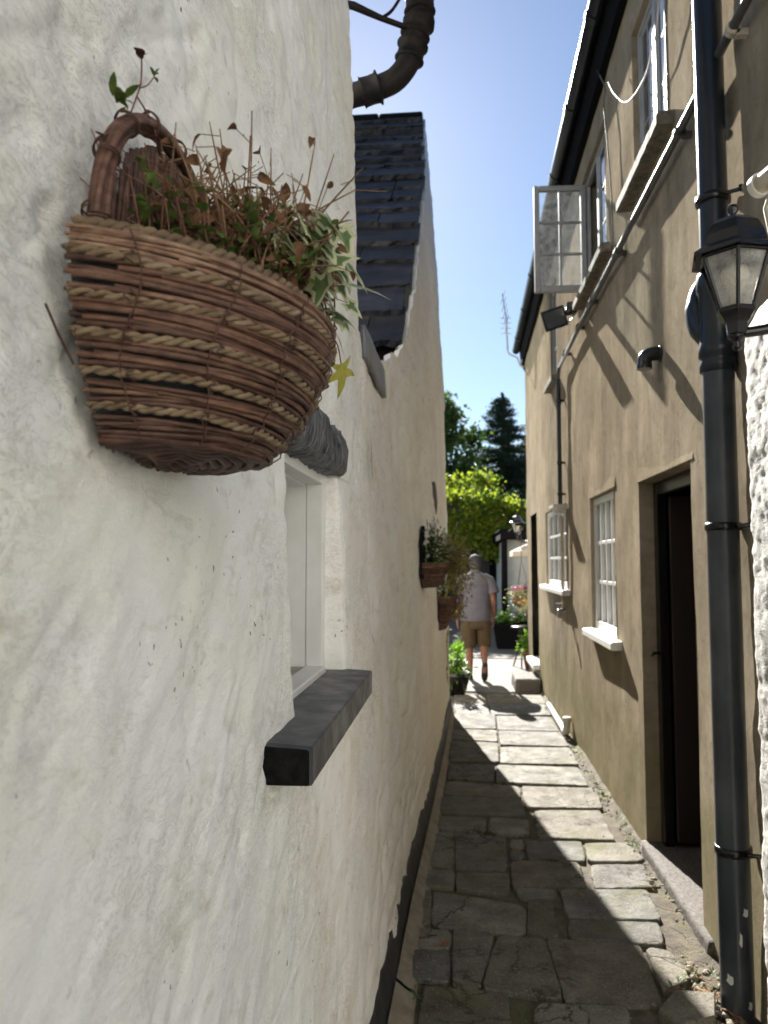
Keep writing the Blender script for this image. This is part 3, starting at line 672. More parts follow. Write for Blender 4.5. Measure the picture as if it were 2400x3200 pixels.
# hairline crack in the plaster (an open gap in the real wall)
m = MB(); pts = [(2.93, 2.14), (2.938, 2.07), (2.934, 2.0), (2.945, 1.93)]; wd = [.001, .006, .009, .001]
V = []
for (a, z), w in zip(pts, wd): V += [(float(xw(a, z)) + .013, a - w, z), (float(xw(a, z)) + .0128, a + w, z)]
m.add(V, [(0, 1, 3, 2), (2, 3, 5, 4), (4, 5, 7, 6)]); ck = m.build('crack', M['blackmat'], sc_); ck.location = -Vector(sc_.location)

# ================================================================== RIGHT: brown rendered house
XW = 1.04
rh = thing('rendered_house', 'tall house in streaky brown render with an open black doorway and upstairs casement', 'house', (1.04, 6.0, 0))
def put(o, par=None):
    par = par or rh; o.parent = par; o.location = -Vector(par.location); return o
#        y0,   y1,   z0,   z1
OPEN = dict(door=(3.37, 4.32, .063, 2.05), L1=(4.98, 5.86, 1.085, 2.09), L2=(7.12, 8.72, 1.33, 2.17), DD=(9.62, 10.42, .32, 2.24),
            W1=(3.56, 4.24, 3.74, 4.66), W2=(5.02, 5.95, 3.73, 4.66), W3=(7.55, 8.05, 3.50, 4.52))
def uni(a, *cuts):
    v = np.unique(np.round(np.concatenate([a] + [np.array(c) for c in cuts]), 4)); return v
yv = uni(np.arange(2.2, 11.01, .05), [o[k] for o in OPEN.values() for k in (0, 1)], [11.0]); zv = uni(np.arange(-.06, 5.3, .05), [o[k] for o in OPEN.values() for k in (2, 3)], [5.3])
def dd(v, keepv):
    out = [v[0]]; ks = set(round(float(x), 4) for x in keepv)
    for x in v[1:]:
        if x - out[-1] < .012:
            if round(float(x), 4) in ks: out[-1] = x
            continue
        out.append(x)
    return np.array(out)
yv = dd(yv, [o[k] for o in OPEN.values() for k in (0, 1)]); zv = dd(zv, [o[k] for o in OPEN.values() for k in (2, 3)])
A, B = np.meshgrid(yv, zv, indexing='ij'); cy = (A[:-1, :-1] + A[1:, 1:]) / 2; cz = (B[:-1, :-1] + B[1:, 1:]) / 2
keep = np.ones_like(cy, bool)
for o in OPEN.values(): keep &= ~((cy > o[0]) & (cy < o[1]) & (cz > o[2]) & (cz < o[3]))
X = XW + .010 * fbm(A * 1.3, B * 1.3, 201) + .004 * fbm(A * 5, B * 4, 202)
put(npmesh('wall', np.stack([X, A, B], -1).reshape(-1, 3), gridfaces(len(yv), len(zv), keep)[:, ::-1], M['render']))
for nme, (y0, y1, z0, z1) in OPEN.items():
    if nme == 'DD': continue
    m = MB(); dp = {'door': .13, 'DD': .02}.get(nme, .16)
    def wx(y, z): return float(np.interp(y, yv, X[:, int(np.argmin(abs(zv - z)))]))
    def face(pa, pb):
        n = 12
        for i in range(n):
            a = [pa[k] + (pb[k] - pa[k]) * i / n for k in (0, 1)]; b = [pa[k] + (pb[k] - pa[k]) * (i + 1) / n for k in (0, 1)]
            m.quad((XW - .003, *a), (XW - .003, *b), (XW + dp, *b), (XW + dp, *a))
    for e in (((y0, z0), (y0, z1)), ((y1, z1), (y1, z0)), ((y0, z1), (y1, z1)), ((y1, z0), (y0, z0))): face(*e)
    put(m.build('reveal', M['render']))
# drip mouldings over the ground floor openings, shadow step in the render
# body of the house behind the render
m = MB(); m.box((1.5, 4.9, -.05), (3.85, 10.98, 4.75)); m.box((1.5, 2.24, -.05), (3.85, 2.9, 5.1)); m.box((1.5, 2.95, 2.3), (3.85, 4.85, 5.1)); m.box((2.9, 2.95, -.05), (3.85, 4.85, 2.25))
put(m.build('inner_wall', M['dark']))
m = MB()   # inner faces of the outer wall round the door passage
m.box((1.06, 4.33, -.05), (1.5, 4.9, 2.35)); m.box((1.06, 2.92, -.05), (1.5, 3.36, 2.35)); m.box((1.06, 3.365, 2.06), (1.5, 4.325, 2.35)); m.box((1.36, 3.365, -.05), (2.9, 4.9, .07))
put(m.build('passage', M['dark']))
for ye, ze_ in ((11.003, 4.80), (2.195, 5.24)):
    m = MB(); m.add([(1.045, ye, -.05), (3.9, ye, -.05), (3.9, ye, ze_), (2.45, ye, ze_ + 1.2), (1.045, ye, ze_)], [(4, 3, 2, 1, 0)]); put(m.build('end_wall', M['render']))

def line(pts):
    return [Vector(p) for p in pts]
# roof, fascia, gutter (the eaves sag and drop a little towards the far end)
EV = [(2.1, 5.27), (4.6, 5.19), (6.9, 5.09), (9.0, 4.95), (11.15, 4.80)]
ey = np.linspace(2.1, 11.15, 60); ez = np.interp(ey, *zip(*EV))
V = []; 
for a, z in zip(ey, ez): V += [(.90, a, z + .06), (2.45, a, z + 1.36), (.90, a, z + .03), (2.45, a, z + 1.28), (4.05, a, z + .03)]
F = []
for i in range(len(ey) - 1):
    o, q = 5 * i, 5 * i + 5
    F += [(o, o + 1, q + 1, q), (o + 2, q + 2, q + 3, o + 3), (o, q, q + 2, o + 2), (o + 1, o + 4, q + 4, q + 1)]
e = 5 * (len(ey) - 1); F += [(e, e + 2, e + 3, e + 1), (0, 1, 3, 2)]
put(npmesh('roof', V, [f for f in F], M['slate'], smooth=False))
m = MB()
for i in range(len(ey) - 1):
    a, b = ey[i], ey[i + 1]; za, zb = ez[i], ez[i + 1]
    for dx0, dx1, t0, t1 in ((.995, .975, -.16, .03),):
        m.quad((.99, a, za - .26), (.99, b, zb - .26), (.975, b, zb + .03), (.975, a, za + .03))
        m.quad((1.06, a, za - .255), (1.06, b, zb - .255), (.99, b, zb - .26), (.99, a, za - .26))
put(m.build('fascia', M['blackmat']))
m = MB(); ng = 10
for i in range(len(ey) - 1):
    for k in range(ng):
        t0, t1 = PI * k / ng, PI * (k + 1) / ng
        def gp(j, t, r=.058): return (.925 - r * math.cos(t), ey[j], ez[j] - r * 1.05 * math.sin(t))
        m.add([gp(i, t0), gp(i + 1, t0), gp(i + 1, t1), gp(i, t1)], [(0, 1, 2, 3)], 0, True)
        m.add([gp(i, t0, .052), gp(i + 1, t0, .052), gp(i + 1, t1, .052), gp(i, t1, .052)], [(3, 2, 1, 0)], 0, True)
    m.quad((.867, ey[i], ez[i]), (.867, ey[i + 1], ez[i + 1]), (.873, ey[i + 1], ez[i + 1]), (.873, ey[i], ez[i]))
gu = put(m.build('gutter', M['pvc']))
for yc in (4.72, 5.65, 6.6, 7.6, 8.6, 9.6, 10.6):
    m = MB(); z = float(np.interp(yc, ey, ez))
    ring = lambda y_, r: [(.925 - r * math.cos(PI * k / 10), y_, z - r * 1.05 * math.sin(PI * k / 10) - .001) for k in range(11)]
    a, b, c, d = ring(yc - .03, .064), ring(yc + .03, .064), ring(yc - .03, .054), ring(yc + .03, .054)
    for k in range(10): m.add([a[k], b[k], b[k + 1], a[k + 1]], [(0, 1, 2, 3)]); m.add([a[k], a[k + 1], c[k + 1], c[k]], [(0, 1, 2, 3)])
    m.build('gutter_union', M['pvc'], gu)

# windows ----------------------------------------------------------
def sash(m, x0, x1, y0, y1, z0, z1, cols, rows, st=.045, bar=.020, botrail=None):
    br = botrail or st
    m.box((x0, y0, z0), (x1, y0 + st, z1), bev=.004); m.box((x0, y1 - st, z0), (x1, y1, z1), bev=.004)
    m.box((x0, y0 + st + .001, z0), (x1, y1 - st - .001, z0 + br), bev=.004); m.box((x0, y0 + st + .001, z1 - st), (x1, y1 - st - .001, z1), bev=.004)
    iy0, iy1, iz0, iz1 = y0 + st, y1 - st, z0 + br, z1 - st
    for c in range(1, cols):
        yc = iy0 + (iy1 - iy0) * c / cols; m.box((x0 + .004, yc - bar / 2, iz0 + .001), (x1 - .004, yc + bar / 2, iz1 - .001), bev=.003)
    for r in range(1, rows):
        zc = iz0 + (iz1 - iz0) * r / rows; m.box((x0 + .0065, iy0 + .001, zc - bar / 2), (x1 - .0065, iy1 - .001, zc + bar / 2), bev=.003)
    return iy0, iy1, iz0, iz1
def sill(name, y0, y1, z, x0, x1, th, mat, par, drop=.012, rough=0.0):
    n = max(8, int((y1 - y0) / .03)); V = []; rg = random.Random(int(y0 * 100))
    pr = [(x1, z + .012), (x0 + .012, z - drop * .2), (x0, z - drop), (x0, z - th), (x0 + .02, z - th - .004), (x1, z - th + .004)]
    for i in range(n + 1):
        yy = y0 + (y1 - y0) * i / n
        for k, (x, zz) in enumerate(pr): V.append((x + rg.uniform(-1, 1) * rough, yy + (rg.uniform(-1, 1) * rough), zz + rg.uniform(-1, 1) * rough))
    q = len(pr); F = [(i * q + k, (i + 1) * q + k, (i + 1) * q + (k + 1) % q, i * q + (k + 1) % q) for i in range(n) for k in range(q)]
    m = MB(); m.add(V, F); m.add(V[:q], [tuple(range(q))]); m.add(V[-q:], [tuple(range(q))[::-1]])
    return m.build(name, mat, par, bevel=0 if rough else .003)
def pane(m, x, y0, y1, z0, z1): m.quad((x, y0, z0), (x, y1, z0), (x, y1, z1), (x, y0, z1))
# ground floor, nearer window
def flat_window(key, cols, rows, xin, mat, silla, sillmat, label=None, botrail=.075, bar=.026):
    y0, y1, z0, z1 = OPEN[key]; m = MB()
    iy0, iy1, iz0, iz1 = sash(m, xin, xin + .045, y0 + .004, y1 - .004, z0 + .004, z1 - .004, cols, rows, .05, bar, botrail)
    w = put(m.build('window', mat)); m = MB(); pane(m, xin + .03, iy0, iy1, iz0, iz1); m.build('pane', M['darkglass'], w)
    m = MB(); m.quad((xin + .10, y0, z0), (xin + .10, y1, z0), (xin + .10, y1, z1), (xin + .10, y0, z1)); m.build('dark_backing', M['dark'], w)  # near-black sheet standing in for the unlit room
    return w
w = flat_window('L1', 4, 3, 1.062, M['white_paint'], None, None)
sill('sill', 4.84, 5.90, 1.098, .968, 1.15, .052, M['whitesill'], w)
w = flat_window('L2', 4, 3, 1.062, M['white_paint'], None, None)
sill('sill', 6.98, 8.85, 1.345, .968, 1.15, .05, M['whitesill'], w)
w = flat_window('W3', 2, 3, 1.062, M['backlit_paint'], None, None, bar=.02)
sill('sill', 7.50, 8.12, 3.50, .965, 1.15, .06, M['sill_conc'], w, rough=.0016)
# upstairs, near: two lights side by side
y0, y1, z0, z1 = OPEN['W1']; m = MB(); mid = (y0 + y1) / 2
m.box((1.070, mid - .03, z0 + .045), (1.100, mid + .03, z1 - .04), bev=.004)
m.box((1.070, y0 + .003, z0 + .003), (1.100, y0 + .04, z1 - .003), bev=.004); m.box((1.070, y1 - .04, z0 + .003), (1.100, y1 - .003, z1 - .003), bev=.004)
m.box((1.068, y0 + .041, z0 + .003), (1.102, y1 - .041, z0 + .044), bev=.004); m.box((1.068, y0 + .041, z1 - .039), (1.102, y1 - .041, z1 - .003), bev=.004)
w = put(m.build('window', M['backlit_paint']))
for a, b in ((y0 + .042, mid - .032), (mid + .032, y1 - .042)):
    m = MB(); q = sash(m, 1.076, 1.092, a, b, z0 + .046, z1 - .041, 2, 3, .026, .013); s_ = m.build('casement', M['backlit_paint'], w)
    m = MB(); pane(m, 1.084, *q); m.build('pane', M['darkglass'], w)
sill('sill', 3.47, 4.36, 3.728, .955, 1.17, .062, M['sill_conc'], w, rough=.0016)
m = MB(); m.quad((1.19, y0, z0), (1.19, y1, z0), (1.19, y1, z1), (1.19, y0, z1)); m.build('dark_backing', M['dark'], w)
# upstairs, middle: far light swung wide open over the alley
y0, y1, z0, z1 = OPEN['W2']; m = MB(); mid = y0 + .46
m.box((1.070, mid - .03, z0 + .045), (1.100, mid + .03, z1 - .04), bev=.004)
m.box((1.070, y0 + .003, z0 + .003), (1.100, y0 + .04, z1 - .003), bev=.004); m.box((1.070, y1 - .04, z0 + .003), (1.100, y1 - .003, z1 - .003), bev=.004)
m.box((1.068, y0 + .041, z0 + .003), (1.102, y1 - .041, z0 + .044), bev=.004); m.box((1.068, y0 + .041, z1 - .039), (1.102, y1 - .041, z1 - .003), bev=.004)
w = put(m.build('window', M['backlit_paint']))
m = MB(); q = sash(m, 1.076, 1.092, y0 + .042, mid - .032, z0 + .046, z1 - .041, 2, 3, .026, .013); m.build('casement', M['backlit_paint'], w)
m = MB(); pane(m, 1.084, *q); m.build('pane', M['darkglass'], w)
m = MB(); m.quad((1.35, y0, z0), (1.35, y1, z0), (1.35, y1, z1), (1.35, y0, z1)); m.build('dark_backing', M['dark'], w)
sill('sill', 4.86, 6.0, 3.705, .955, 1.17, .062, M['sill_conc'], w, rough=.0016)
m = MB(); hx, hy, cw = 1.06, 5.93, .415      # the open leaf, built along -X from its hinge, a few degrees short of square
rot = Matrix.Translation((hx, hy, 0)) @ Matrix.Rotation(R_(3), 4, 'Z')
mm = MB(); q = sash(mm, -.019, .019, 0, cw, z0 + .03, z1 - .02, 2, 3, .042, .018, .055)
vs = [rot @ Vector((-v[1], v[0], v[2])) for v in mm.v]; mm.v = [tuple(v) for v in vs]
op = mm.build('open_casement', M['backlit_paint'], w); tag(op, 'window leaf swung open at right angles to the wall')
m = MB(); a, b, c, d = q
m.add([rot @ Vector(p) for p in ((-a, 0, c), (-b, 0, c), (-b, 0, d), (-a, 0, d))], [(0, 1, 2, 3)]); m.build('casement_pane', M['glass'], w)
# doorway: frame, plank door standing ajar inside, stone threshold
y0, y1, z0, z1 = OPEN['door']; m = MB()
m.box((1.115, y1 - .075, z0 + .002), (1.168, y1 - .004, z1 - .003), bev=.004); m.box((1.115, y0 + .004, z0 + .002), (1.168, y0 + .06, z1 - .003), bev=.004); m.box((1.118, y0 + .061, z1 - .075), (1.165, y1 - .076, z1 - .003), bev=.004)
df = put(m.build('door_frame', M['black']))
m = MB()
for k in range(6): m.box((1.18 + k * .135, y1 - .085, z0 + .02), (1.31 + k * .135, y1 - .045, z1 - .08), bev=.006)
dr = put(m.build('door', M['redwood']))
m = MB(); m.tube([(1.12, y1 - .05, 1.10), (1.085, y1 - .06, 1.10), (1.07, y1 - .08, 1.09), (1.07, y1 - .11, 1.10)], .008, 8); m.build('hook', M['black'], df)
rg = random.Random(4)
def rough_block(name, a, b, mat, par, n=.03, amp=.006):
    dx, dy, dz = [max(2, int((b[i] - a[i]) / n) + 1) for i in range(3)]
    bm_v = {}; vs = []; fs = []
    def vid(p):
        if p not in bm_v:
            q = [a[i] + (b[i] - a[i]) * p[i] / (dx, dy, dz)[i] for i in range(3)]
            e = sum(1 for i in range(3) if p[i] in (0, (dx, dy, dz)[i]))
            if e >= 2:
                for i in range(3):
                    if p[i] == 0: q[i] += amp * 1.2
                    elif p[i] == (dx, dy, dz)[i]: q[i] -= amp * 1.2
            bm_v[p] = len(vs); vs.append(tuple(v + rg.uniform(-amp, amp) for v in q))
        return bm_v[p]
    D = (dx, dy, dz)
    for ax in range(3):
        u, w_ = [(1, 2), (2, 0), (0, 1)][ax]
        for side in (0, D[ax]):
            for i in range(D[u]):
                for j in range(D[w_]):
                    c = []
                    for (di, dj) in ((0, 0), (1, 0), (1, 1), (0, 1)):
                        p = [0, 0, 0]; p[ax] = side; p[u] = i + di; p[w_] = j + dj; c.append(vid(tuple(p)))
                    fs.append(c if side else c[::-1])
    m = MB(); m.add(vs, fs, 0, True); return m.build(name, mat, par)
put(rough_block('threshold', (1.008, 3.22, -.04), (1.36, 4.34, .066), M['concrete'], None, .03, .0028))
# dark doorway further on, white painted threshold
y0, y1, z0, z1 = OPEN['DD']
m = MB(); m.box((.955, y0 - .06, z0 - .07), (1.16, y1 + .04, z0 - .004), bev=.01); put(m.build('threshold', M['whitesill']))
# thin drip ledge over door and window heads
for key in ('door', 'L1'):
    y0, y1, z0, z1 = OPEN[key]; m = MB()
    n = 24
    for i in range(n):
        a = y0 - .04 + (y1 - y0 + .06) * i / n; b = y0 - .04 + (y1 - y0 + .06) * (i + 1) / n
        m.add([(XW + .004, a, z1 + .11), (XW + .004, b, z1 + .11), (XW - .009, b, z1 + .004), (XW - .009, a, z1 + .004), (XW + .01, a, z1 + .002), (XW + .01, b, z1 + .002)], [(0, 1, 2, 3), (3, 2, 5, 4)])
    a = y0 - .04; m.add([(XW + .004, a, z1 + .11), (XW - .009, a, z1 + .004), (XW + .01, a, z1 + .002)], [(0, 1, 2)])
    put(m.build('drip_moulding', M['render']))

# ------------------------------------------------------------------ white rubble wall beside the pipe
yv = np.arange(1.5, 2.482, .011); zv = np.arange(-.05, 2.42, .011); A, B = np.meshgrid(yv, zv, indexing='ij')
cell = fbm(A * 5, B * 6.5, 301, 2); lump = np.abs(fbm(A * 9, B * 9, 303, 3)); c45 = fbm((A + B) * 9, (B - A) * 22, 305, 3)
X = .932 + .006 * cell - .006 * (.5 - lump) + .005 * c45 + .003 * fbm(A * 30, B * 38, 307, 2) + .002 * fbm(A * 70, B * 80, 308, 2)
X = X + .05 * sstep(2.30, 2.42, B + .06 * fbm(A * 4, A * 0, 309)) + .03 * sstep(2.44, 2.48, A)
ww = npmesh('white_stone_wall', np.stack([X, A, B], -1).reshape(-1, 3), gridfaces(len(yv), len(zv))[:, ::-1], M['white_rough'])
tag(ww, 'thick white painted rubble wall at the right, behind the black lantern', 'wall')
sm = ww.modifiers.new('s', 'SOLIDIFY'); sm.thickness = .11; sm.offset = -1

# white house added unseen behind the camera to bounce sunlight into the passage
hb = thing('reflector_house', 'unseen white house added behind the viewer to bounce sunlight', 'house', (3, -3.3, 0))
m = MB(); yv = np.linspace(-5, 11, 120); zv = np.linspace(-.05, 5.0, 50); A, B = np.meshgrid(yv, zv, indexing='ij')
Yh = -3.05 + .01 * fbm(A * 2, B * 2, 401)
put(npmesh('wall', np.stack([A, Yh, B], -1).reshape(-1, 3), gridfaces(120, 50), M['facade']), hb)
m = MB(); m.box((-5, -6, -.05), (11, -3.1, 4.98)); put(m.build('inner_wall', M['white_far']), hb)
m = MB(); m.add([(-5.2, -2.85, 4.95), (11.2, -2.85, 4.95), (11.2, -4.6, 6.6), (-5.2, -4.6, 6.6), (-5.2, -6.3, 4.95), (11.2, -6.3, 4.95)], [(0, 1, 2, 3), (3, 2, 5, 4)]); put(m.build('roof', M['slate']), hb)
for x in (-2.2, 2.2, 6.2, 9.0):
    for z in (.9, 3.1):
        m = MB()
        m.box((x, -3.06, z), (x + .05, -3.0, z + 1.2)); m.box((x + .85, -3.06, z), (x + .9, -3.0, z + 1.2)); m.box((x + .051, -3.06, z), (x + .849, -3.0, z + .05)); m.box((x + .051, -3.06, z + 1.15), (x + .849, -3.0, z + 1.2)); m.box((x + .43, -3.055, z + .051), (x + .47, -3.005, z + 1.149))
        wv = put(m.build('window', M['white_paint']), hb); m = MB(); m.box((x + .02, -3.052, z + .02), (x + .88, -3.03, z + 1.18)); m.build('pane', M['darkglass'], wv)

# ================================================================== PIPES, LAMPS, CABLES
def arc(c, r, a0, a1, n, u, v):
    c = Vector(c); u = Vector(u); v = Vector(v)
    return [c + u * (r * math.cos(a0 + (a1 - a0) * i / n)) + v * (r * math.sin(a0 + (a1 - a0) * i / n)) for i in range(n + 1)]
def smooth(pts, n=6):
    P = [Vector(p) for p in pts]; out = []
    for i in range(len(P) - 1):
        p0, p1, p2, p3 = P[max(0, i - 1)], P[i], P[i + 1], P[min(len(P) - 1, i + 2)]
        for k in range(n):
            t = k / n; out.append(.5 * ((2 * p1) + (-p0 + p2) * t + (2 * p0 - 5 * p1 + 4 * p2 - p3) * t * t + (-p0 + 3 * p1 - 3 * p2 + p3) * t ** 3))
    out.append(P[-1]); return out
# soil pipe at the corner of the brown house
sp = thing('soil_pipe', 'fat black soil pipe running up the corner between brown render and white rubble', 'drainpipe', (.955, 2.80, 0))
px_, py_ = .972, 2.81
def put2(o, par): o.parent = par; o.location = -Vector(par.location); return o
m = MB(); m.tube([(px_, py_, 2.62), (px_, py_, 6.6)], .052, 28, smooth=True); put2(m.build('pipe', M['pvc']), sp)
m = MB(); m.tube([(px_, py_, -.03), (px_ - .002, py_, .9), (px_, py_, 2.35)], .056, 28); put2(m.build('lower_pipe', M['pvc_sheen']), sp)
m = MB(); m.lathe((px_, py_, 0), [(.056, 2.30), (.064, 2.305), (.066, 2.33), (.061, 2.345), (.061, 2.355), (.067, 2.36), (.068, 2.39), (.062, 2.41), (.062, 2.60), (.068, 2.61), (.068, 2.66), (.060, 2.68), (.052, 2.685)], 28)
br = [Vector((px_, py_ + .01, 2.44)), Vector((px_ - .020, py_ + .04, 2.475)), Vector((px_ - .028, py_ + .07, 2.53)), Vector((px_ - .022, py_ + .085, 2.60)), Vector((px_ + .01, py_ + .095, 2.66)), Vector((px_ + .08, py_ + .10, 2.70))]
m.tube(smooth(br, 5), [.058] * 6 + [.061] * 8 + [.056] * 6 + [.052] * 6, 22); put2(m.build('branch_fitting', M['pvc']), sp)
def clip(z, arm, yy=py_):
    m = MB(); m.lathe((px_, py_, 0), [(.055, z - .014), (.0625, z - .014), (.0635, z), (.0625, z + .014), (.055, z + .014)], 28)
    m.tube([(px_ + .03, py_ - .055, z), (px_ + .075, py_ - .075, z + .004), (px_ + .11, py_ - .08, z + .006)], .008, 8); m.lathe((px_ + .072, py_ - .082, z + .004), [(.0, -.012), (.009, -.010), (.009, .010), (0, .012)], 8)
    put2(m.build('pipe_clip', M['black']), sp)
clip(2.96, .1); clip(1.73, .1); clip(.585, .1)
for (z, a, h_, w_) in ((.16, -2.3, .035, .012), (.30, -1.6, .05, .005), (.39, -1.25, .03, .01), (.08, -1.1, .03, .008)):
    m = MB(); n = 9; pts = []
    for k in range(n):
        t = 2 * PI * k / n; rr = 1 + .3 * math.sin(k * 2.7); aa = a + w_ * rr * math.cos(t) / .056; pts.append((px_ - .001 + .0566 * math.cos(aa), py_ + .0566 * math.sin(aa), z + h_ * .5 * rr * math.sin(t)))
    m.add(pts, [tuple(range(n))]); put2(m.build('paint_splash', M['white_paint']), sp)

# horizontal waste pipe along the brown wall, turning down to a hopper
wp = thing('waste_pipe', 'slim grey pipe crossing the brown wall under upstairs sills, then dropping to a white hopper', 'pipe', (1.0, 7.2, 3.45))
XP = .992
pts = [(XP, 2.15, 3.50), (XP, 4.0, 3.495), (XP, 5.9, 3.475), (XP, 7.06, 3.455)] + [tuple(p) for p in arc((XP, 7.06, 3.355), .10, PI / 2, 0, 6, (0, 1, 0), (0, 0, 1))]
m = MB(); m.tube(pts, .0175, 14); put2(m.build('pipe', M['greypipe']), wp)
m = MB(); m.tube([(XP, 7.16, 3.36), (XP, 7.16, 2.13)], .021, 14); put2(m.build('down_pipe', M['pvc']), wp)
for yy in (2.62, 3.25, 4.5, 5.35, 5.95, 6.7):
    m = MB(); m.tube([(XP, yy - .012, 3.492), (XP, yy + .012, 3.492)] if yy < 4 else [(XP, yy - .03, 3.483), (XP, yy + .03, 3.483)], .026, 14); m.box((XP + .01, yy - .012, 3.462), (XW + .006, yy + .012, 3.488)); put2(m.build('pipe_clip', M['creampipe'] if yy < 3 else M['greypipe']), wp)
for z in (3.15, 2.55, 2.25):
    m = MB(); m.tube([(XP, 7.16, z - .014), (XP, 7.16, z + .014)], .026, 12); m.box((XP + .01, 7.15, z - .01), (XW + .006, 7.17, z + .01)); put2(m.build('pipe_clip', M['black']), wp)
m = MB()
def rc(x0, x1, y0, y1, z): return [(x0, y0, z), (x1, y0, z), (x1, y1, z), (x0, y1, z)]
m.loft([rc(.97, 1.03, 7.08, 7.20, 2.065), rc(.91, 1.035, 7.00, 7.27, 2.113), rc(.90, 1.036, 6.98, 7.29, 2.115), rc(.90, 1.036, 6.98, 7.29, 2.14), rc(.915, 1.03, 7.0, 7.27, 2.135), rc(.95, 1.02, 7.06, 7.2, 2.06)], smooth=False); put2(m.build('hopper', M['whitepipe']), wp)
m = MB(); m.tube([(1.0, 7.13, 2.03), (1.0, 7.13, 1.18)], .017, 12); put2(m.build('outlet_pipe', M['creampipe']), wp)
m = MB(); m.tube([(1.02, 7.13, 1.16), (.95, 7.09, 1.155), (.94, 7.03, 1.15)], .014, 10); m.tube([(.955, 7.09, 1.16), (.955, 7.09, 1.21)], .01, 8); m.box((.925, 7.083, 1.21), (.985, 7.097, 1.222)); m.tube([(.94, 7.035, 1.15), (.94, 7.02, 1.09)], .012, 8); put2(m.build('tap', M['galv']), wp)

# stained white pipe end beside the lantern, with its strut
wb = thing('pipe_end', 'short stained white waste pipe with a slotted end cap above the lantern', 'pipe', (.9, 2.1, 2.69))
m = MB(); m.tube([(.885, 2.16, 2.69), (.97, 1.75, 2.69)], .028, 20); put2(m.build('pipe', M['creampipe']), wb)
m = MB(); m.tube([(.8805, 2.182, 2.69), (.885, 2.161, 2.69)], .034, 20); m.box((.875, 2.182, 2.66), (.887, 2.187, 2.72)); m.box((.855, 2.182, 2.685), (.905, 2.186, 2.695)); put2(m.build('end_cap', M['whitepipe']), wb)
m = MB(); m.tube([(.90, 2.10, 2.67), (.885, 2.13, 2.60), (.92, 2.15, 2.45)], .012, 10); m.tube([(.91, 2.04, 2.67), (.93, 2.04, 2.62)], .018, 10); put2(m.build('outlet_pipe', M['creampipe']), wb)

# coach lantern -----------------------------------------------------
def lantern(name, label, cat, c, s, rz, wallx=None, grp=None, lo=.84):
    """hexagonal coach lamp; c is the middle of the eaves ring"""
    t = thing(name, label, cat, c, grp)
    zz = lambda z: z * (lo if z < -.03 else 1)
    def P(m, name_, mat, par=None):
        ob = m.build(name_, mat, par or t); return ob
    ph = rz
    def hexr(r, z): return [(r * s * math.cos(ph + k * PI / 3), r * s * math.sin(ph + k * PI / 3), zz(z) * s) for k in range(6)]
    m = MB(); m.loft([hexr(.128, -.020), hexr(.138, -.024), hexr(.136, -.012), hexr(.112, .004), hexr(.100, .012), hexr(.092, .045), hexr(.074, .080), hexr(.050, .098), hexr(.018, .106)], smooth=False)
    P(m, 'lamp_roof', M['black'])
    m = MB(); m.lathe((0, 0, 0), [(r * s, z * s) for r, z in ((.018, .104), (.014, .112), (.009, .118), (.015, .127), (.017, .137), (.012, .147), (.0, .151))], 14); P(m, 'finial', M['black'])
    m = MB(); top = hexr(.104, -.022); bot = hexr(.052, -.222)
    for k in range(6):
        m.tube([top[k], bot[k]], .0062 * s, 8)
        m.tube([top[k], top[(k + 1) % 6]], .007 * s, 6); m.tube([bot[k], bot[(k + 1) % 6]], .007 * s, 6)
    P(m, 'cage', M['black'])
    m = MB(); t2 = hexr(.1005, -.024); b2 = hexr(.0505, -.220)
    for k in range(6): m.add([t2[k], t2[(k + 1) % 6], b2[(k + 1) % 6], b2[k]], [(0, 1, 2, 3)])
    P(m, 'lamp_glass', M['lampglass'])
    m = MB(); m.loft([hexr(.056, -.216), hexr(.058, -.232), hexr(.046, -.252), hexr(.042, -.262), hexr(.034, -.272), hexr(.030, -.308), hexr(.024, -.316)], smooth=False); m.lathe((0, 0, 0), [(r * s, zz(z) * s) for r, z in ((.026, -.312), (.028, -.322), (.018, -.332), (.010, -.342), (.014, -.352), (.013, -.364), (.0, -.374))], 14); P(m, 'lamp_base', M['black'])
    m = MB(); m.lathe((0, 0, 0), [(r * s, zz(z) * s) for r, z in ((.014, -.205), (.016, -.165), (.030, -.130), (.042, -.098), (.042, -.080), (.028, -.060), (.0, -.050))], 18); P(m, 'bulb', M['bulb'])
    return t
LC = (.742, 2.0, 2.425)
la = lantern('wall_lantern', 'black hexagonal coach lantern with dusty panes on the white rubble wall', 'lantern', LC, .86, .28)
m = MB(); m.tube(smooth([(.0, -.0, -.222), (.06, -.01, -.218), (.12, -.02, -.208), (.175, -.025, -.208)], 5), .014, 10); m.lathe((.178, -.025, -.206), [(.0, .012), (.045, .010), (.052, 0), (.052, -.01)], 18, axis='x'); m.build('bracket', M['black'], la)

# floodlight on an arm
fl = thing('floodlight', 'small black floodlight with motion sensor on an arm below the open casement', 'floodlight', (1.03, 6.28, 3.74))
rot = Matrix.Translation((.835, 6.26, 3.655)) @ Matrix.Rotation(R_(-18), 4, 'Y') @ Matrix.Rotation(R_(14), 4, 'X')
m = MB(); m.box((-.085, -.04, -.07), (.085, .035, .07), rot=rot, bev=.012); m.box((-.10, -.055, -.085), (.10, -.0405, .088), rot=rot, bev=.006); put2(m.build('lamp_head', M['black']), fl)
m = MB(); m.box((-.082, -.058, -.065), (.082, -.0555, .066), rot=rot); put2(m.build('lamp_glass', M['darkglass']), fl)
m = MB(); m.tube(smooth([(1.035, 6.28, 3.75), (.99, 6.28, 3.745), (.93, 6.27, 3.715), (.875, 6.265, 3.68)], 5), .012, 8); m.tube(smooth([(1.02, 6.24, 3.73), (.97, 6.23, 3.63), (.90, 6.23, 3.62), (.86, 6.24, 3.66)], 5), .004, 6); put2(m.build('arm', M['black']), fl)
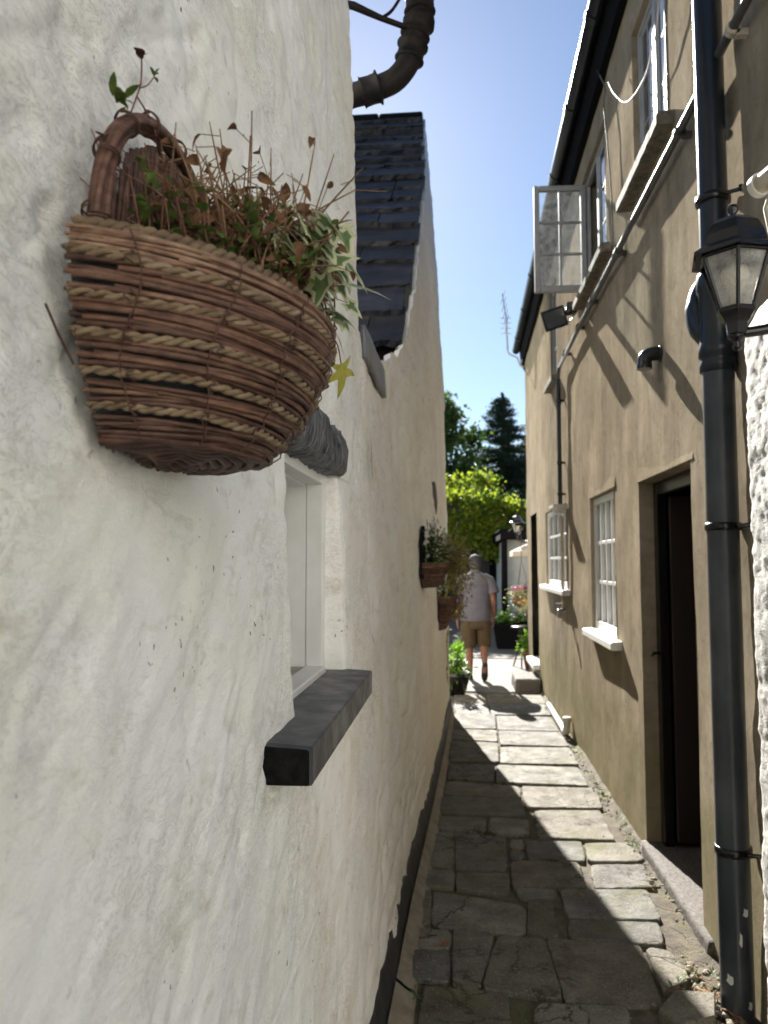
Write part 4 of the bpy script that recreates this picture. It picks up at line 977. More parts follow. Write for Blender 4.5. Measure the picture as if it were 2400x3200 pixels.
m = MB(); m.box((.945, 6.235, 3.70), (1.035, 6.325, 3.80), bev=.012); m.lathe((.955, 6.20, 3.70), [(.0, -.035), (.028, -.03), (.03, .0), (.026, .03), (0, .034)], 14); put2(m.build('sensor', M['black']), fl)

# black cowl of an extractor outlet
vc = thing('vent_cowl', 'short black vent cowl sticking out of the brown wall above the doorway', 'vent', (1.03, 3.8, 2.62))
m = MB(); pts = smooth([(1.05, 3.80, 2.652), (1.0, 3.80, 2.654), (.965, 3.80, 2.640), (.957, 3.80, 2.61), (.956, 3.80, 2.575)], 5); m.tube(pts, [.036] * (len(pts) - 4) + [.038] * 4, 20); put2(m.build('elbow', M['pvc']), vc)
m = MB(); m.lathe((1.036, 3.80, 2.652), [(.036, 0), (.044, -.002), (.044, -.008), (.036, -.01)], 20, axis='x'); put2(m.build('collar', M['pvc']), vc)

# cables
def cable(name, label, pts, r, mat, cat='cable', n=8):
    m = MB(); m.tube(smooth(pts, n), r, 8); return tag(m.build(name, mat), label, cat)
cable('looping_cable', 'white cable looping down from the gutter across the upstairs window', [(0.985, 4.635, 4.652), (0.985, 4.497, 4.491), (0.985, 4.228, 4.258), (0.985, 3.993, 4.146), (0.985, 3.749, 4.098), (0.985, 3.609, 4.146), (0.985, 3.472, 4.278), (.985, 3.2, 5.05), (.985, 2.7, 5.2)], .0036, M['cable_w'])
cable('hanging_cable', 'thin grey cable hanging from the eaves down between the two upstairs windows', [(.99, 5.0, 4.98), (1.005, 4.832, 4.738), (1.005, 4.886, 4.658), (1.005, 4.785, 4.303), (1.005, 4.698, 3.874), (1.005, 4.721, 3.638), (1.015, 5.05, 3.50)], .0045, M['cable_g'])
# TV aerial on the far corner of the eaves
ae = thing('tv_aerial', 'small television aerial on a cranked mast at the far end of the gutter', 'aerial', (.98, 11.0, 4.5))
m = MB(); m.tube(smooth([(1.02, 11.0, 4.50), (.97, 11.0, 4.53), (.93, 11.0, 4.64)], 4) + smooth([(.90, 11.0, 4.66), (.80, 11.0, 4.72), (.785, 11.0, 4.86), (.77, 11.0, 5.30)], 6), .013, 8); put2(m.build('mast', M['galv']), ae)
m = MB(); m.tube([(.70, 10.7, 5.52), (.765, 11.02, 5.30), (.80, 11.2, 5.17)], .008, 8); put2(m.build('boom', M['galv']), ae)
m = MB()
for k in range(5):
    t = k / 4; c = Vector((.71, 10.75, 5.48)).lerp(Vector((.79, 11.15, 5.21)), t); L = .10 + .05 * t
    put2_ = MB(); put2_.tube([c + Vector((-.03, 0, -L)), c + Vector((.03, 0, L))], .005, 6); put2(put2_.build('rod', M['galv']), ae)
put2(m.build('reflector', M['galv']), ae) if m.v else None
m = MB()
for z in (-.12, -.04, .04, .12): m.tube([(.70, 11.2, 5.20 + z), (.86, 11.2, 5.20 + z)], .005, 6)
put2(m.build('reflector', M['galv']), ae)
m = MB(); m.tube(smooth([(1.0, 11.02, 4.82), (1.0, 11.06, 4.70), (1.02, 11.06, 4.56), (1.06, 11.04, 4.46)], 5), .03, 10); tag(m.build('gutter_outlet', M['pvc']), 'black swan-neck outlet under the far end of the gutter', 'gutter outlet')
# white overflow pipe lying along the foot of the wall
op_ = thing('overflow_pipe', 'dirty white plastic pipe lying along the foot of the brown wall', 'pipe', (.98, 7.4, .06))
m = MB(); m.tube([(1.0, 8.35, .05), (.985, 7.05, .055)], .028, 12); put2(m.build('pipe', M['whitepipe']), op_)
m = MB(); m.tube([(.985, 7.10, .055), (.985, 7.0, .055), (.988, 6.975, .075), (.995, 6.97, .17)], .034, 12); m.lathe((.995, 6.97, 0), [(.034, .165), (.04, .168), (.04, .195), (.03, .20), (0, .198)], 14); put2(m.build('elbow', M['whitepipe']), op_)

# cast-iron swan neck dropping from the first cottage's gutter, with its wall stay
sn = thing('swan_neck', 'rusty black cast-iron swan-neck pipe against the sky at the cottage corner', 'drainpipe', (-.3, 3.08, 3.7))
ptA = smooth([(-.62, 3.09, 3.585), (-.47, 3.09, 3.635), (-.385, 3.09, 3.655), (-.315, 3.09, 3.675), (-.25, 3.09, 3.705), (-.20, 3.09, 3.765), (-.178, 3.09, 3.83), (-.170, 3.09, 3.875), (-.150, 3.09, 3.93), (-.142, 3.09, 4.02), (-.142, 3.09, 4.55)], 6)
m = MB(); m.tube(ptA, .050, 22); put2(m.build('pipe', M['castiron']), sn)
def sock(a, b, r0=.060, n=20):
    a = Vector(a); b = Vector(b); m = MB(); k = [0, .06, .12, .5, .8, .88, .94, 1.0]; rr = [.05, r0 + .006, r0, r0 - .002, r0, r0 + .010, r0 + .010, .05]
    m.tube([a.lerp(b, t) for t in k], [r for r in rr], n, cap=False); put2(m.build('socket', M['castiron']), sn)
sock((-.40, 3.09, 3.651), (-.315, 3.09, 3.675)); sock((-.190, 3.09, 3.785), (-.172, 3.09, 3.86)); sock((-.164, 3.09, 3.895), (-.146, 3.09, 3.955), .062); sock((-.142, 3.09, 4.0), (-.142, 3.09, 4.10), .064)
m = MB(); m.tube([(-.50, 2.86, 3.905), (-.405, 2.88, 3.89), (-.30, 2.98, 3.905), (-.21, 3.05, 3.915), (-.14, 3.04, 3.93)], [.014, .016, .012, .012, .012], 10); m.lathe((-.142, 3.09, 3.955), [(.05, -.018), (.064, -.018), (.066, 0), (.064, .018), (.05, .018)], 20); put2(m.build('stay', M['castiron']), sn)
m = MB(); m.tube(smooth([(-.30, 2.985, 3.91), (-.265, 3.03, 3.97), (-.235, 3.05, 4.03), (-.2, 3.06, 4.1)], 5), .007, 6); put2(m.build('bent_wire', M['castiron']), sn)
m = MB(); m.box((-.20, -1.9, 4.50), (-.10, 3.02, 4.60), bev=.03); put2(m.build('gutter', M['castiron']), cot)

# ================================================================== BASKETS AND PLANTS
def attr_tint(o, cols):
    at = o.data.color_attributes.new('tint', 'FLOAT_COLOR', 'POINT'); at.data.foreach_set('color', np.array(cols, dtype=np.float32).ravel())
def fibre_mat(name, c1, c2, c3, sc=40, rough=.55):
    m, n, l, b, out = newmat(name); b.inputs['Roughness'].default_value = rough; b.inputs['Specular IOR Level'].default_value = .35
    mp = coords(n, l, (1, 1, 2.5)); t = noise(n, l, mp, sc, 5, .65); r = ramp(n, l, t.outputs[0], [(.3, c1), (.5, c2), (.72, c3)])
    at = n.new('ShaderNodeAttribute'); at.attribute_name = 'tint'; c = mixc(n, l, 1.0, r.outputs[0], at.outputs['Color'], 'MULTIPLY')
    l.new(c, b.inputs['Base Color']); t2 = noise(n, l, mp, sc * 7, 4, .6); bump(n, l, b, t2.outputs[0], .5, .0012); return m
M['wicker'] = fibre_mat('wicker_rod', (.048, .024, .017), (.108, .058, .040), (.185, .112, .080))
M['rope'] = fibre_mat('straw_rope', (.085, .056, .034), (.190, .135, .083), (.30, .225, .150), 34, .85)
M['wire'] = pm('rusty_wire', (.055, .026, .016), (.09, .04, .025), 50, .7)
M['liner'] = pm('black_liner', (.012, .014, .016), (.03, .032, .035), 30, .5, .3, 40, .004)
M['soil'] = pm('dry_compost', (.02, .014, .010), (.06, .042, .028), 40, .95, .8, 80, .01)
class TB(MB):
    """mesh builder that also keeps a tint per vertex"""
    def __init__(s): super().__init__(); s.t = []
    def mark(s, c): s.t += [(c[0], c[1], c[2], 1)] * (len(s.v) - len(s.t))
    def build(s, *a, **k): o = super().build(*a, **k); s.mark((1, 1, 1)); attr_tint(o, s.t); return o

def wall_basket(name, label, loc, a, b, h, par_levels, rods, seed, arch=None, rope_on=True, taper=.36, n=40, ties=7, group=None, dip=0.0):
    """half basket against a wall: local origin on the wall in the middle of the rim; +X out of the wall, Y along it"""
    rg = random.Random(seed); t = thing(name, label, 'basket', loc, group)
    def dims(u): u = max(0.0, u); return a * (1 - taper * u ** 2.3), b * (1 - (taper + .03) * u ** 1.9)
    def P(u, th, off=0.0):
        u = max(0.0, u)
        A, B = dims(u); e = .86
        s_, c_ = math.sin(th), math.cos(th)
        x_ = (B + off) * abs(c_) ** e + .004
        return Vector((x_, (A + off) * math.copysign(abs(s_) ** .95, s_), -h * u - dip * x_ * (1 - .75 * u)))
    lin = MB(); rings = []
    for i in range(12):
        u = .02 + .96 * i / 11; rings.append([P(u, -PI / 2 + PI * k / n, -.010) for k in range(n + 1)])
    V = [p for r_ in rings for p in r_]; F = [(i * (n + 1) + k, i * (n + 1) + k + 1, (i + 1) * (n + 1) + k + 1, (i + 1) * (n + 1) + k) for i in range(11) for k in range(n)]
    lin.add(V, F, 0, True); c = len(lin.v); lin.add([(.0, 0, -h * .97)] + rings[-1], [(0, k + 1, k + 2) for k in range(n)]); lin.build('liner', M['liner'], t)
    so_ = MB(); ring = [P(.14, -PI / 2 + PI * k / n, -.012) for k in range(n + 1)]; g_ = []
    for j in range(7):
        f = j / 6
        for p in ring: g_.append((p.x * f, p.y * f, p.z + .02 * (1 - f) + rg.uniform(-.006, .006)))
    so_.add(g_, [(j * (n + 1) + k, (j + 1) * (n + 1) + k, (j + 1) * (n + 1) + k + 1, j * (n + 1) + k + 1) for j in range(6) for k in range(n)], 0, True); so_.build('soil', M['soil'], t)
    for (u0, u1, kind) in par_levels:
        if kind == 'w':
            m = TB(); k_ = rods if u1 - u0 > .07 else max(3, rods - 2)
            for r_ in range(k_):
                uc = u0 + (u1 - u0) * (r_ + .5) / k_; rad = (u1 - u0) * h / k_ * .62
                for lay in range(2):
                    ph1, ph2 = rg.uniform(0, 9), rg.uniform(0, 9); am = (u1 - u0) * .24; off0 = rg.uniform(-.001, .0025) - lay * .0022
                    th0 = -PI / 2 - rg.uniform(0, .02); th1 = PI / 2 + rg.uniform(0, .02)
                    if lay: th0 += rg.uniform(0, .6); th1 -= rg.uniform(0, .6)
                    pts = []
                    for q in range(n + 1):
                        th = th0 + (th1 - th0) * q / n
                        uu = uc + am * (math.sin(th * 2.1 + ph1) * .6 + math.sin(th * 4.3 + ph2) * .4) * (1 if lay else .7)
                        pts.append(P(min(1.02, uu), th, off0 + .0016 * math.sin(th * 5 + ph2)))
                    m.tube(pts, [rad * rg.uniform(.85, 1.1) for _ in pts], 6)
                    base = rg.choice([(.85, .8, .8), (1.05, .95, .9), (1.2, 1.1, 1.0), (.7, .62, .6), (1.35, 1.3, 1.2)] if u0 > .12 else [(1.7, 1.8, 1.75), (1.45, 1.5, 1.4), (1.2, 1.1, 1.0), (1.9, 2.1, 2.0)])
                    m.mark(base)
            m.build('wicker_band', M['wicker'], t)
        else:
            m = TB(); uc = (u0 + u1) / 2; R = (u1 - u0) * h * .50; N = n * 5
            A, B = dims(uc); length = PI * (A + B) / 2; turns = length / (R * 6.2)
            for st in range(2):
                pts = []; ph = st * PI + rg.uniform(-.2, .2); sg = rg.uniform(0, 6)
                for q in range(N + 1):
                    th = -PI / 2 - .02 + (PI + .04) * q / N; p0 = P(uc + .013 * math.sin(th * 3 + u0 * 40) + .006 * math.sin(th * 11 + u0 * 70), th, .002)
                    rad_d = Vector((math.cos(th), math.sin(th), 0)); an = turns * 2 * PI * q / N + ph
                    pts.append(p0 + (rad_d * math.cos(an) + Vector((0, 0, 1)) * math.sin(an)) * R * .50)
                m.tube(pts, [R * .60 * rg.uniform(.93, 1.07) for _ in pts], 7); m.mark((1, 1, 1) if st else (.86, .84, .8))
            m.build('rope_band', M['rope'], t)
    # wire ties running down the outside
    m = MB()
    for k in range(ties):
        th = -PI / 2 + PI * (k + .55) / ties; pts = []
        for q in range(46):
            u = q / 45; pts.append(P(u, th + .05 * math.sin(u * 7 + k), .0065 + .0025 * math.sin(u * 62)))
        m.tube(pts, .0009 if h < .25 else .001, 5)
        for lv in par_levels:
            if lv[2] == 'r':
                uu = (lv[0] + lv[1]) / 2; pts = [P(uu - .035 + .07 * q / 8, th + .02 * math.sin(q), .004 + .006 * math.sin(PI * q / 8)) for q in range(9)]; m.tube(pts, .0009, 5)
    m.build('tie_wire', M['wire'], t)
    # plaited bottom
    m = TB()
    for k in range(9):
        f = (k + 1) / 9; pts = [Vector((p.x * f, p.y * f, -h * (1.0 + .05 * (1 - f) + .012 * math.sin(q * .9 + k)))) for q, p in enumerate([P(1.0, -PI / 2 + PI * j / 30, -.001) for j in range(31)])]
        m.tube(pts, .0055 * (a / .2), 6); m.mark(rg.choice([(.55, .5, .5), (.7, .6, .6), (.45, .4, .4)]))
    m.build('woven_bottom', M['wicker'], t)
    if arch:
        aw, ah = arch; m = TB()
        for r_ in range(15):
            ph = rg.uniform(0, 6.28); ro = .0088 * math.sqrt(rg.random()) if r_ else 0; tw = rg.uniform(.3, .9); pts = []
            for q in range(33):
                th = PI * q / 32; an = ph + tw * th * 2
                c_ = Vector((.017, -aw * math.cos(th), ah * max(0, math.sin(th)) ** .78 - .02)); rd = Vector((0, -math.cos(th), math.sin(th)))
                pts.append(c_ + rd * ro * math.cos(an) + Vector((1, 0, 0)) * ro * math.sin(an))
            m.tube(pts, .0038, 6); m.mark(rg.choice([(.9, .8, .8), (1.1, 1, .95), (1.3, 1.2, 1.1), (.7, .6, .6)]))
        m.build('handle', M['wicker'], t)
        for th in (.09, .42, .80, 1.15, 1.6, 2.1, 2.6):
            m = MB(); c_ = Vector((.017, -aw * math.cos(th), ah * max(0, math.sin(th)) ** .78 - .02)); rd = Vector((0, -math.cos(th), math.sin(th))); tg = Vector((0, math.sin(th), math.cos(th)))
            for w_ in range(2):
                pts = [c_ + (rd * math.cos(q * .33) + Vector((1, 0, 0)) * math.sin(q * .33)) * .0132 + tg * (.004 * w_ + .0006 * q) for q in range(20)]; m.tube(pts, .0011, 5)
            m.build('handle_wire', M['wire'], t)
        m = TB()
        for k in range(64):
            y0 = -aw * .84 + 1.74 * aw * (k % 32) / 31 + (0 if k < 32 else .004); y1 = y0 * .35 + .05 * aw + rg.uniform(-.02, .02); top = .955 * ah * math.sqrt(max(0, 1 - (y0 / aw) ** 2))
            s0 = Vector((.012 + rg.uniform(0, .006), y0, -.02)); s1 = Vector((.012 + rg.uniform(0, .004) + (.004 if k >= 32 else 0), y0 * .93 + (.022 * top / ah if k >= 32 else .006) + rg.uniform(-.008, .008), max(.02, top * .96 - .02)))
            m.tube([s0, s0.lerp(s1, .5) + Vector((.002, rg.uniform(-.008, .008), 0)), s1], .0032, 6); m.mark(rg.choice([(.55, .55, .6), (.75, .7, .7), (.95, .9, .9), (.6, .5, .5)]))
        m.build('back_panel', M['wicker'], t)
    return t, P
lv = []; u = 0.0
for k, hh in enumerate([.11, .052, .136, .050, .130, .052, .132, .050, .112, .048, .115]):
    lv.append((u, u + hh, 'wr'[k % 2])); u += hh
tot = u; lv = [(a / tot, b / tot, k) for a, b, k in lv]
BW = (-.350, .822, 1.908)
bk, BP = wall_basket('wicker_basket', 'big half-round basket of reddish wicker and straw rope hung on the white wall', BW, .203, .203, .186, lv, 5, 3, arch=(.174, .205), taper=.36, dip=.17)
bk.rotation_euler = (0, 0, R_(-1))
# second rope round the inside of the rim, and loose broken rods
rg = random.Random(8); m = TB(); N = 200
for st in range(2):
    pts = []
    for q in range(N + 1):
        th = -PI / 2 + PI * q / N; p0 = BP(.03, th, -.016); an = 26 * 2 * PI * q / N + st * PI; rd = Vector((math.cos(th), math.sin(th), 0)); pts.append(p0 + Vector((0, 0, .012)) + (rd * math.cos(an) + Vector((0, 0, 1)) * math.sin(an)) * .0036)
    m.tube(pts, .0045, 7); m.mark((.75, .72, .7))
m.build('rim_rope', M['rope'], bk)
for pts_, rad_, c_ in (([(.035, -.085, -.165), (.03, -.075, -.190), (.034, -.058, -.203)], [.007, .006, .002], (1.1, 1.1, 1)), ([(.012, -.195, -.13), (.006, -.210, -.108), (.003, -.228, -.085)], .0013, (.5, .45, .45)), ([(.02, -.12, -.17), (.016, -.125, -.20)], .0015, (.5, .5, .5))):
    m = TB(); m.tube(pts_, rad_, 5); m.mark(c_); m.build('broken_rod', M['wicker'], bk)

# leaves -----------------------------------------------------------
M['dryleaf'] = leafmat('dry_brown_leaf', (.085, .042, .018), (.23, .125, .060), .35, 60, .85)
M['drystem'] = pm('dry_stem', (.13, .070, .036), (.30, .175, .095), 40, .85)
M['redstem'] = pm('red_stem', (.11, .035, .03), (.20, .075, .05), 40, .6)
M['leafgreen'] = leafmat('small_green_leaf', (.060, .105, .020), (.15, .20, .050), .4, 50, .65)
M['leafred'] = leafmat('dark_red_leaf', (.05, .018, .016), (.11, .045, .028), .35, 50, .7)
M['ivyg'] = leafmat('ivy_green', (.085, .145, .055), (.19, .26, .11), .4, 45)
M['ivyc'] = leafmat('ivy_cream', (.50, .52, .30), (.66, .66, .44), .4, 45)
M['yellowleaf'] = leafmat('yellowing_leaf', (.36, .34, .04), (.50, .46, .10), .5, 60)
M['blue'] = leafmat('blue_petal', (.06, .05, .42), (.12, .10, .62), .4)
def frame(d, up=(0, 0, 1), roll=0.0):
    d = Vector(d).normalized(); u = Vector(up); s = d.cross(u); s = s.normalized() if s.length > 1e-4 else d.orthogonal().normalized(); n = s.cross(d)
    if roll: q = Matrix.Rotation(roll, 3, d); s = q @ s; n = q @ n
    return d, s, n
def oval(m, p, d, L, w, up=(0, 0, 1), roll=0, curl=.2, mi=0, fold=.15):
    d, s, n = frame(d, up, roll); p = Vector(p); V = []; prof = [(0, .06), (.2, .72), (.45, 1), (.72, .78), (.92, .30), (1, .02)]
    for t, ww_ in prof:
        c = p + d * L * t - n * (curl * L * t * t); V += [c + s * w * .5 * ww_ + n * (fold * w * ww_), c, c - s * w * .5 * ww_ + n * (fold * w * ww_)]
    F = []
    for i in range(5): F += [(3 * i, 3 * i + 1, 3 * i + 4, 3 * i + 3), (3 * i + 1, 3 * i + 2, 3 * i + 5, 3 * i + 4)]
    m.add(V, F, mi, True)
IVY = [(0, 0), (.14, -.07), (.27, -.17), (.36, -.24), (.37, -.06), (.41, .08), (.52, .26), (.37, .31), (.25, .41), (.17, .68), (0, 1.0)]
PALM = [(0, 0), (.10, .03), (.46, -.16), (.20, .17), (.62, .40), (.20, .34), (.11, .46), (.0, 1.0)]
def lobed(m, p, d, L, up=(0, 0, 1), roll=0, shape=IVY, curl=.25, mo=1, mi=0, wide=1.0, inset=.60):
    d, s, n = frame(d, up, roll); p = Vector(p)
    right = shape; left = [(-x, y) for x, y in shape[1:-1]][::-1]; out = right + left
    def W(x, y): rr = x * x + y * y; return p + s * (x * L * wide) + d * (y * L) - n * (curl * L * rr) + n * (.10 * L * abs(x))
    k = len(out); c = (0, .28); ring = [(c[0] + (x - c[0]) * inset, c[1] + (y - c[1]) * inset) for x, y in out]
    V = [W(x, y) for x, y in out] + [W(x, y) for x, y in ring] + [W(*c)]
    m.add(V, [(i, (i + 1) % k, k + (i + 1) % k, k + i) for i in range(k)], mo, True)
    m.add(V, [(k + i, k + (i + 1) % k, 2 * k) for i in range(k)], mi, True)
B0 = Vector(BW)
def soil_pt(rg, fy=(-.8, .8), fx=(.1, .85)):
    y = rg.uniform(*fy) * .17; lim = .18 * math.sqrt(max(.05, 1 - (y / .19) ** 2)); x = rg.uniform(*fx) * lim; return Vector((x, y, -.02 - .14 * x))
rg = random.Random(21)
# 1: dead bedding plant: a tangle of brown stems with shrivelled leaves
t = thing('dried_plant', 'tangle of dead brown stems and shrivelled leaves in the big basket', 'plant', B0)
ms = MB(); ml = MB()
for k in range(520):
    p = soil_pt(rg, (-.45, .75)); hgt = rg.uniform(.06, .225) * (1.1 - .5 * abs(p.y - .0) / .17)
    dr = Vector((rg.gauss(.05, .25), rg.gauss(.08, .30), 1)).normalized(); q1 = p + dr * hgt * .5; q2 = q1 + (dr + Vector((rg.gauss(0, .75), rg.gauss(0, .75), rg.gauss(-.1, .4)))).normalized() * hgt * .5
    ms.tube(smooth([p, q1, q2], 3), [.0014, .0013, .0012, .0011, .0010, .0009, .0006], 4, cap=False)
    for j in range(rg.randint(2, 6)):
        b0 = q1.lerp(q2, rg.random()) if rg.random() < .7 else p.lerp(q1, rg.random()); dd_ = Vector((rg.gauss(0, 1), rg.gauss(0, 1), rg.gauss(.3, .6))).normalized(); e = b0 + dd_ * rg.uniform(.012, .035); ms.tube([b0, e], .0006, 3, cap=False)
        if rg.random() < .62: oval(ml, e, dd_ + Vector((0, 0, -.6)), rg.uniform(.010, .024), rg.uniform(.006, .015), roll=rg.uniform(-2, 2), curl=rg.uniform(-.2, .9), fold=.35)
for k in range(60):
    p = soil_pt(rg, (-.6, .85), (.2, .95)) + Vector((0, 0, rg.uniform(.01, .11))); oval(ml, p, (rg.gauss(0, 1), rg.gauss(0, 1), rg.gauss(-.2, .5)), rg.uniform(.018, .034), rg.uniform(.010, .02), roll=rg.uniform(-2, 2), curl=rg.uniform(-.3, 1), fold=.4)
for (y, x, hh, dy) in ((.0, .10, .215, .035), (.12, .10, .17, .012), (-.01, .05, .14, -.02), (.17, .12, .12, .03)):
    ms.tube(smooth([(x, y, -.01), (x + .004, y + dy * .4, hh * .5), (x + .002, y + dy, hh)], 4), .0010, 4)
ms.build('stems', M['drystem'], t); ml.build('leaves', M['dryleaf'], t)
# 2: small live shoots
t = thing('bedding_shoots', 'fresh green and dark red shoots among dead stems in the big basket', 'plant', B0)
ms = MB(); ml = MB(); mr = MB()
for k in range(130):
    p = soil_pt(rg, (-.75, .35), (.15, .95)) if k < 105 else soil_pt(rg, (.2, .9), (.2, .9)); hgt = rg.uniform(.05, .150); dr = Vector((rg.gauss(.05, .25), rg.gauss(.0, .3), 1)).normalized(); q = p + dr * hgt
    ms.tube([p, p.lerp(q, .5) + Vector((rg.gauss(0, .004), rg.gauss(0, .004), 0)), q], .0009, 4, cap=False)
    for j in range(rg.randint(5, 10)):
        b0 = p.lerp(q, rg.uniform(.25, 1)); oval(mr if rg.random() < .07 else ml, b0, (rg.gauss(0, 1), rg.gauss(0, 1), rg.gauss(.25, .5)), rg.uniform(.010, .022), rg.uniform(.007, .013), roll=rg.gauss(0, .5), curl=rg.uniform(.0, .5))
def sprig(pts, leaves, r=.0010):
    P_ = smooth(pts, 5); ms.tube(P_, r, 5)
    for (i, d, L, w, red) in leaves: oval(mr if red else ml, P_[min(i, len(P_) - 1)], d, L, w, roll=rg.uniform(-.6, .6), curl=.25)
sprig([(.09, .115, .02), (.088, .12, .10), (.092, .125, .155)], [(3, (.2, -1, .3), .02, .013, 0), (6, (0, -.9, .6), .022, .015, 0), (7, (.2, 1, .3), .018, .012, 0), (10, (0, .6, 1), .020, .014, 0), (10, (0, -.8, .4), .018, .012, 0)])
sprig([(.06, .02, .02), (.065, .035, .08), (.07, .05, .125)], [(5, (0, 1, .2), .014, .010, 1), (8, (0, -1, .4), .016, .011, 1), (10, (0, .3, 1), .016, .012, 1)])
ms.build('stems', M['redstem'], t); ml.build('leaves', M['leafgreen'], t); mr.build('red_leaves', M['leafred'], t)
# shoot growing over the handle
t = thing('handle_shoot', 'slender shoot with red and green leaves rising over the basket handle', 'plant', B0 + Vector((0, -.045, -.035)))
ms = MB(); ml = MB(); mr = MB()
sprig([(.02, -.075, .185), (.02, -.060, .215), (.022, -.055, .235), (.022, -.055, .262)], [(15, (.1, -1, .1), .017, .012, 1), (15, (.1, .5, .8), .015, .012, 1), (14, (0, -.7, .3), .012, .009, 1)])
sprig([(.022, -.058, .225), (.022, -.040, .240), (.022, -.022, .262)], [(10, (0, .6, 1), .012, .006, 0), (10, (0, -.8, .7), .011, .005, 0), (10, (0, 1, .2), .010, .005, 0), (10, (.3, 0, 1), .011, .005, 0)], .0007)
for k in range(11): oval(ml, (.018 + rg.uniform(-.004, .006), -.098 + rg.uniform(-.006, .006), .188), (rg.gauss(.2, .5), rg.gauss(-.2, 1), rg.uniform(.1, 1.0)), rg.uniform(.014, .024), .008, roll=rg.gauss(0, .4), curl=.3)
sprig([(.02, -.06, .215), (.024, -.035, .206), (.024, -.018, .196)], [(10, (0, 1, -.6), .02, .011, 1)])
ms.build('stems', M['redstem'], t); ml.build('leaves', M['leafgreen'], t); mr.build('red_leaves', M['leafred'], t)
# lobelia
t = thing('blue_lobelia', 'single small blue flower on a wiry stalk over the basket', 'flower', B0 + Vector((.10, .14, 0)))
m = MB(); m.tube(smooth([(0, 0, -.02), (.004, .015, .06), (.006, .03, .115), (.01, .055, .135)], 5), .0008, 5); m.tube([(.006, .03, .115), (.004, .03, .15)], .0006, 4); m.build('stalk', M['redstem'], t)
m = MB(); c = Vector((.012, .058, .136))
for a in (-2.3, -1.57, -.8, .7, 2.4): oval(m, c, (.25, math.cos(a), math.sin(a)), .011, .006, up=(1, 0, 0), curl=.1)
m.build('petals', M['blue'], t)
# ivy: trailing stems with cream edged leaves
t = thing('variegated_ivy', 'cream edged ivy spilling over the far rim of the big basket', 'plant', B0)
ms = MB(); ml = MB()
def ivy_trail(pts, every, size, seed):
    r2 = random.Random(seed); P_ = smooth(pts, 7); ms.tube(P_, .0012, 5)
    for i in range(2, len(P_), every):
        d = Vector((r2.gauss(.5, .6), r2.gauss(.25, .7), r2.gauss(-.15, .6))); b0 = P_[i]; e = b0 + d.normalized() * r2.uniform(.008, .02); ms.tube([b0, e], .0006, 3, cap=False)
        lobed(ml, e, (d.x * .4 + .2, d.y * .5 + .1, -.55 + r2.gauss(0, .4)), size * r2.uniform(.7, 1.25), up=(.8, -.35, .6), roll=r2.gauss(0, .5), curl=r2.uniform(.1, .5), wide=r2.uniform(.65, .95))
for k, tr in enumerate([[(.10, .04, .0), (.15, .07, .05), (.19, .09, .045), (.21, .10, .01)], [(.09, .09, .0), (.13, .12, .07), (.17, .15, .06), (.19, .17, .02)], [(.10, .10, .0), (.14, .15, .05), (.16, .20, .035), (.15, .25, .0), (.14, .28, -.05)],
    [(.08, .12, .0), (.11, .17, .04), (.12, .22, .03), (.11, .27, -.01)], [(.12, .05, .0), (.17, .05, .06), (.195, .06, .05)], [(.12, .0, .0), (.17, .03, .035), (.205, .04, .02), (.22, .035, -.03)], [(.06, .14, .0), (.09, .19, .03), (.09, .23, -.01), (.085, .24, -.06)],
    [(.14, -.04, .0), (.18, -.02, .05), (.20, .0, .03)], [(.15, .0, .0), (.19, .04, .07), (.21, .07, .06)], [(.09, .10, .0), (.13, .15, .09), (.15, .18, .085)], [(.13, .09, .0), (.18, .13, .05), (.20, .17, .02), (.20, .19, -.04)], [(.10, .12, .0), (.14, .16, .02), (.155, .19, -.02), (.15, .21, -.06)], [(.11, .08, .01), (.16, .12, .03), (.19, .14, .0), (.195, .15, -.03)], [(.08, .05, .02), (.12, .07, .09), (.15, .10, .08)]]):
    ivy_trail([(p[0] * .98, p[1] * .78 - .045, p[2] * .95 - .04 * p[0] + .034) for p in tr], 2, .044 if k < 6 else .036, 60 + k)
ms.build('stems', M['redstem'], t); ml.build('leaves', [M['ivyg'], M['ivyc']], t)
t = thing('yellow_leaf', 'single yellowing star-shaped leaf dangling below the basket rim', 'leaf', B0 + Vector((.19, .185, -.015)))
m = MB(); m.tube(smooth([(-.03, -.03, .035), (-.005, -.005, .015), (.0, .012, -.012)], 5), .0009, 5); m.build('stalk', M['redstem'], t)
m = MB(); lobed(m, (.0, .012, -.012), (.15, .35, -.9), .052, up=(.75, -.65, .2), shape=[(0, 0), (.10, .02), (.50, -.14), (.30, .08), (.20, .17), (.42, .26), (.66, .48), (.36, .42), (.17, .42), (.14, .66), (0, 1.0)], curl=.42, mo=0, mi=0, wide=1.05); m.build('blade', M['yellowleaf'], t)
# wisps of fine dead tendrils at the far end
t = thing('dead_tendrils', 'wispy dead tendrils sticking out past the far end of the basket', 'plant', B0)
m = MB()
for k in range(14):
    p = Vector((.11, .16, .0)); d = Vector((rg.gauss(.3, .2), rg.gauss(.8, .3), rg.gauss(-.1, .6))).normalized(); L = rg.uniform(.04, .09); q = p + d * L; m.tube(smooth([p, p.lerp(q, .5) + Vector((0, 0, rg.gauss(0, .008))), q], 4), .0006, 4, cap=False)
    for j in range(3): e = p.lerp(q, rg.uniform(.5, 1)); m.tube([e, e + Vector((rg.gauss(0, .01), rg.gauss(0, .01), rg.gauss(0, .01)))], .0005, 3, cap=False)
m.build('stems', M['drystem'], t)

